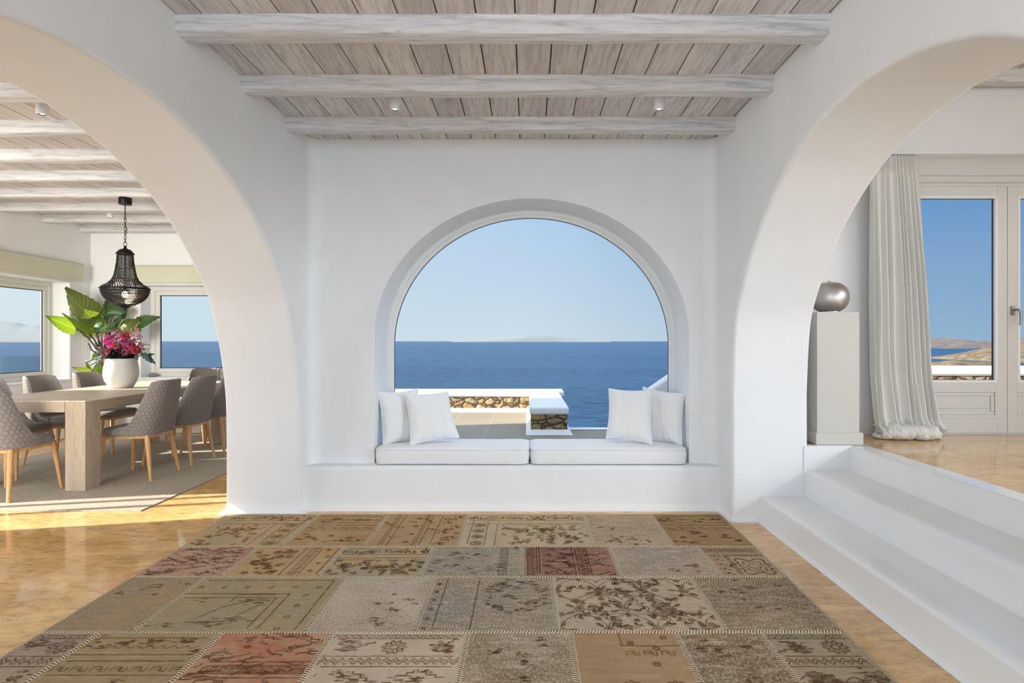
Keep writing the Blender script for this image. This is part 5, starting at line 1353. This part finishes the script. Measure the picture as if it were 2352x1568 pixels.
# ---------------------------------------------------------------- outdoors
GZ = -.10
b = MB(); b.box((-9.5, 8.05, GZ-.3), (.62, 11.2, GZ)); b.box((-1.93, YBo+.08, GZ-.3), (3.6, 8.05, GZ)); b.box((.62, 8.05, GZ-.3), (3.6, 8.75, GZ)); b.box((-9.5, -3, GZ-.3), (-6.35, 8.05, GZ))
struct(b.build('floor_terrace', M['terrace']))
b = MB(); b.box((.62, 8.62, GZ), (3.6, 8.78, GZ+.02)); struct(b.build('trim_5', M['whitepaint'], bevel=.008))
def parapet(name, segs, label, z0, zc, ht):
    """rubble wall under a thick rounded white coping; segs are (x0,y0,x1,y1) footprints"""
    t = thing(name, label, 'wall', ((segs[0][0]+segs[0][2])/2, (segs[0][1]+segs[0][3])/2, z0))
    b = MB()
    for (x0, y0, x1, y1) in segs: b.box((x0+.025, y0+.025, z0), (x1-.025, y1-.025, zc+.02))
    b.build('stone_wall', M['rubble'], t)
    b = MB()
    for (x0, y0, x1, y1) in segs: b.box((x0, y0, zc), (x1, y1, zc+ht))
    b.build('coping', M['whitepaint'], t, smooth=50, bevel=.045, seg=5)
    b = MB()
    for (x0, y0, x1, y1) in segs: b.prism([(0, 0)], 'z', 0, 0) if False else None
    for (x0, y0, x1, y1) in segs:
        r0 = [(x0-.05, y0-.05, z0), (x1+.05, y0-.05, z0), (x1+.05, y1+.05, z0), (x0-.05, y1+.05, z0)]
        r1 = [(x0+.015, y0+.015, z0+.07), (x1-.015, y0+.015, z0+.07), (x1-.015, y1-.015, z0+.07), (x0+.015, y1-.015, z0+.07)]
        b.loft([r0, r1])
    b.build('painted_base', M['whitepaint'], t, smooth=20)
parapet('terrace_wall', [(-9.0, 10.85, .70, 11.30), (.025, 8.22, .60, 10.9)], 'low stone terrace wall with a white coping outside the arched window', GZ, .18, .125)
# sloping white stair wall seen behind the pillow
b = MB(); p0, p1 = P(1478, 905, 5.6), P(1570, 842, 5.6)
sl = (p1.z-p0.z)/(p1.x-p0.x)
b.prism([(1.02, GZ), (1.02, p0.z+(1.02-p0.x)*sl), (3.4, p0.z+(3.4-p0.x)*sl), (3.4, GZ)], 'y', 5.6, 5.78)
tag(b.build('sloping_wall', M['plaster'], bevel=.03, smooth=40, loc=(2.2, 5.7, GZ)), 'white sloping outdoor stair wall just behind the end pillow', 'wall')
# terrace before the raised room
b = MB(); b.box((1.97, 4.79, .12), (9, 9.0, .42)); struct(b.build('floor_upper_terrace', M['terrace']))
parapet('balcony_wall', [(3.42, 7.85, 9.0, 8.35)], 'stone balcony wall with a rounded white coping outside the glazed door', .42, .765, .125)
# glass balustrade outside the left dining window
t = thing('glass_railing', 'clear glass balustrade panel outside the left dining window', 'railing', (-7.4, 9.0, GZ))
b = MB(); b.box((-8.33, 8.995, GZ+.02), (-6.6, 9.007, 1.01)); b.build('glass_panel', M['rail'], t)
b = MB(); b.box((-8.36, 8.975, GZ), (-6.6, 9.027, GZ+.06)); b.build('base_channel', M['steel'], t)
# sea, islands, hills
SEA = -45.0
b = MB(); b.box((-90000, 60, SEA-1), (90000, 90000, SEA)); struct(b.build('sea', M['sea']))
def ridge(name, prof, d, depth, z0, mat, label, cat, rough, seed, n=260, m=40):
    """land mass: prof is the skyline in photo pixels seen at distance d, given a real body behind and before it"""
    b = MB(); x0, x1 = prof[0][0], prof[-1][0]
    def fn(u, v):
        px = x0+(x1-x0)*u
        for (pa, ya), (pb, yb) in zip(prof, prof[1:]):
            if pa <= px <= pb: y = ya+(yb-ya)*(px-pa)/(pb-pa); break
        dd = d*(1+(.45*(1-u) if 9000 < d < 25000 else 0))
        h = (P(px, y, dd).z-z0); s = math.sin(PI*min(1, v*1.0))**.8
        x = (px-VX)*dd/F
        nz = sum(mnoise.noise((x*k/rough, v*depth*k/rough, seed))/k for k in (1, 2, 4, 8))*(.22 if d < 9000 else .012)
        hh = h*s*(1+nz*(1-abs(2*v-1)*.2)*math.sin(PI*v)*.6)
        return (x+nz*depth*.1, dd+(v-.5)*depth+(mnoise.noise((u*9, seed, 2))*depth*.12*(1-v) if d < 9000 else 0), z0+hh-1.0*(1-s))
    b.grid(fn, n, m)
    o = b.build(name, mat, smooth=80, loc=((x0+x1-2*VX)/2*d/F, d, z0)); tag(o, label, cat); return o
ridge('island', [(1980, 797), (2060, 786), (2125, 780), (2150, 777), (2180, 779), (2200, 783), (2240, 784.5), (2262, 784), (2285, 781), (2300, 783), (2340, 778), (2380, 776), (2500, 779), (2700, 797)], 4000, 900, SEA, M['island'], 'long mauve brown island across the bay, outside the glazed door', 'island', 260, 3)
ridge('headland', [(2140, 846), (2150, 840), (2165, 832), (2195, 827.5), (2230, 829.5), (2270, 832), (2320, 840), (2370, 846)], 900, 160, SEA, M['hill'], 'low brown headland just above the balcony wall coping', 'headland', 40, 5)
ridge('hill', [(2215, 838), (2240, 824), (2262, 814), (2285, 809), (2320, 797), (2352, 790), (2450, 782), (2600, 800)], 1350, 420, SEA, M['hill'], 'pale rocky hillside rising behind the headland at the photo edge', 'hill', 70, 8)
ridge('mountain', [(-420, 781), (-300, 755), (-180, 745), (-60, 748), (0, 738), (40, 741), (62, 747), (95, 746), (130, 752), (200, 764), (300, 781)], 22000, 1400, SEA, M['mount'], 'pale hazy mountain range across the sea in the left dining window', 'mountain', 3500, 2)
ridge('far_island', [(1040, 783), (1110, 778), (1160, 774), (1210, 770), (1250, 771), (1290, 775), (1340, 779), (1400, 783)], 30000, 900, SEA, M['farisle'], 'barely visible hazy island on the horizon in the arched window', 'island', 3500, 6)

# ------------------------------------------------------- sky, sun and lamps
W = bpy.data.worlds.new('sky'); SC.world = W; W.use_nodes = True
nt = W.node_tree; nt.nodes.clear()
class WN(NT):
    def __init__(self, t): self.t = t
w = WN(nt)
out = nt.nodes.new('ShaderNodeOutputWorld'); bg = nt.nodes.new('ShaderNodeBackground'); nt.links.new(bg.outputs[0], out.inputs[0])
tc = w.n('TexCoord'); sp_ = w.n('SeparateXYZ', Vector=tc.outputs['Generated'])
az = w.math('ARCTAN2', sp_.outputs[0], sp_.outputs[1])
f = w.n('MapRange', Value=az, From_Min=-.78, From_Max=.78).outputs[0]
hor = w.ramp(f, [(0, rgb(216,230,238)), (.14, rgb(204,226,236)), (.5, rgb(206,222,232)), (.72, rgb(180,204,222)), (.86, rgb(150,181,208)), (1, rgb(146,178,206))])
top = w.ramp(f, [(0, rgb(232,238,247)), (.14, rgb(202,226,236)), (.40, rgb(182,210,239)), (.55, rgb(172,204,238)), (.72, rgb(134,176,220)), (.86, rgb(98,149,202)), (1, rgb(92,144,200))])
el = w.math('ARCSINE', sp_.outputs[2])
e1 = w.n('MapRange', Value=el, From_Min=0.0, From_Max=.235).outputs[0]
c = w.mix(e1, hor, top)
e2 = w.n('MapRange', {'interpolation_type': 'SMOOTHSTEP'}, Value=el, From_Min=.25, From_Max=.8).outputs[0]
c = w.mix(e2, c, (1.1, 1.35, 1.7, 1))
nt.links.new(c, bg.inputs[0]); bg.inputs[1].default_value = SKY_STRENGTH if 'SKY_STRENGTH' in globals() else 1.0

def light(name, kind, loc, rot=None, to=None, **k):
    l = bpy.data.lights.new(name, kind); o = bpy.data.objects.new(name, l); COL.objects.link(o); o.location = loc
    if to is not None: o.rotation_euler = (Vector(to)-Vector(loc)).to_track_quat('-Z', 'Y').to_euler()
    for a, v in k.items(): setattr(l, a, v)
    return o
azr, elr = math.radians(12), math.radians(22)
sd = Vector((math.cos(azr)*math.cos(elr), math.sin(azr)*math.cos(elr), -math.sin(elr)))
s = light('sun', 'SUN', (-20, 0, 12), energy=15, angle=.012, color=(1, .91, .78)); s.rotation_euler = sd.to_track_quat('-Z', 'Y').to_euler()
# unseen fill lamps added to brighten rooms, behind the camera and at the sides
light('fill_lamp_rear', 'AREA', (-.1, -2.45, 1.45), to=(.4, 4, 1.9), shape='RECTANGLE', size=2.9, size_y=2.5, energy=84, color=(.75, .885, 1.0))
light('fill_lamp_dining_side', 'AREA', (-5.85, 2.4, 1.3), to=(0, 2.6, 1.4), shape='RECTANGLE', size=3.0, size_y=2.3, energy=72, color=(.88, .94, 1.0))
light('fill_lamp_dining_rear', 'AREA', (-4.4, .2, 1.7), to=(-5.0, 7, 1.3), shape='RECTANGLE', size=2.4, size_y=1.8, energy=40, color=(1, .97, .88), spread=1.0)
light('fill_lamp_upper_side', 'AREA', (6.2, .7, 2.25), to=(1.8, 1.9, .2), shape='RECTANGLE', size=3.4, size_y=1.5, energy=120, color=(.86, .93, 1.0), spread=1.75)
light('fill_lamp_upper_rear', 'AREA', (4.0, -2.45, 1.4), to=(3.6, 4.4, .9), shape='RECTANGLE', size=3.4, size_y=1.6, energy=17, color=(.95, .98, 1.0), spread=1.4)
# ceiling spots and lantern
for (x, y) in ((-.827, 3.545), (.819, 3.545)):
    light('spot_light', 'SPOT', (x, y, 2.684), to=(x*.75, 4.45, .45), energy=22, spot_size=.75, spot_blend=1.0, shadow_soft_size=.008, color=(1, .90, .78))
for (x, y) in ((-3.088, 3.62), (-4.853, 6.62)):
    light('spot_light', 'SPOT', (x, y, 2.684), to=(x, y, 0), energy=8, spot_size=1.3, spot_blend=.9, shadow_soft_size=.008, color=(1, .84, .64))
light('lantern_light', 'POINT', (LX, LY, LZ(1330)-.05), energy=3, color=(1, .75, .48), shadow_soft_size=.03)

cam = bpy.data.cameras.new('camera'); co_ = bpy.data.objects.new('camera', cam); COL.objects.link(co_)
co_.location = (0, 0, EYE); co_.rotation_euler = (PI/2, 0, 0)
cam.sensor_width = 36; cam.lens = 36*F/2352; cam.shift_x = -(VX-1176)/2352; cam.shift_y = (VY-784)/2352
cam.clip_start = .05; cam.clip_end = 300000
SC.camera = co_
SC.view_settings.view_transform = 'Standard'; SC.view_settings.look = 'None'; SC.view_settings.gamma = 1; SC.view_settings.exposure = 0
SC.view_settings.use_curve_mapping = False
SC.cycles.max_bounces = 7; SC.cycles.diffuse_bounces = 4; SC.cycles.adaptive_threshold = .035; SC.cycles.glossy_bounces = 3; SC.cycles.transparent_max_bounces = 12
SC.cycles.use_denoising = True
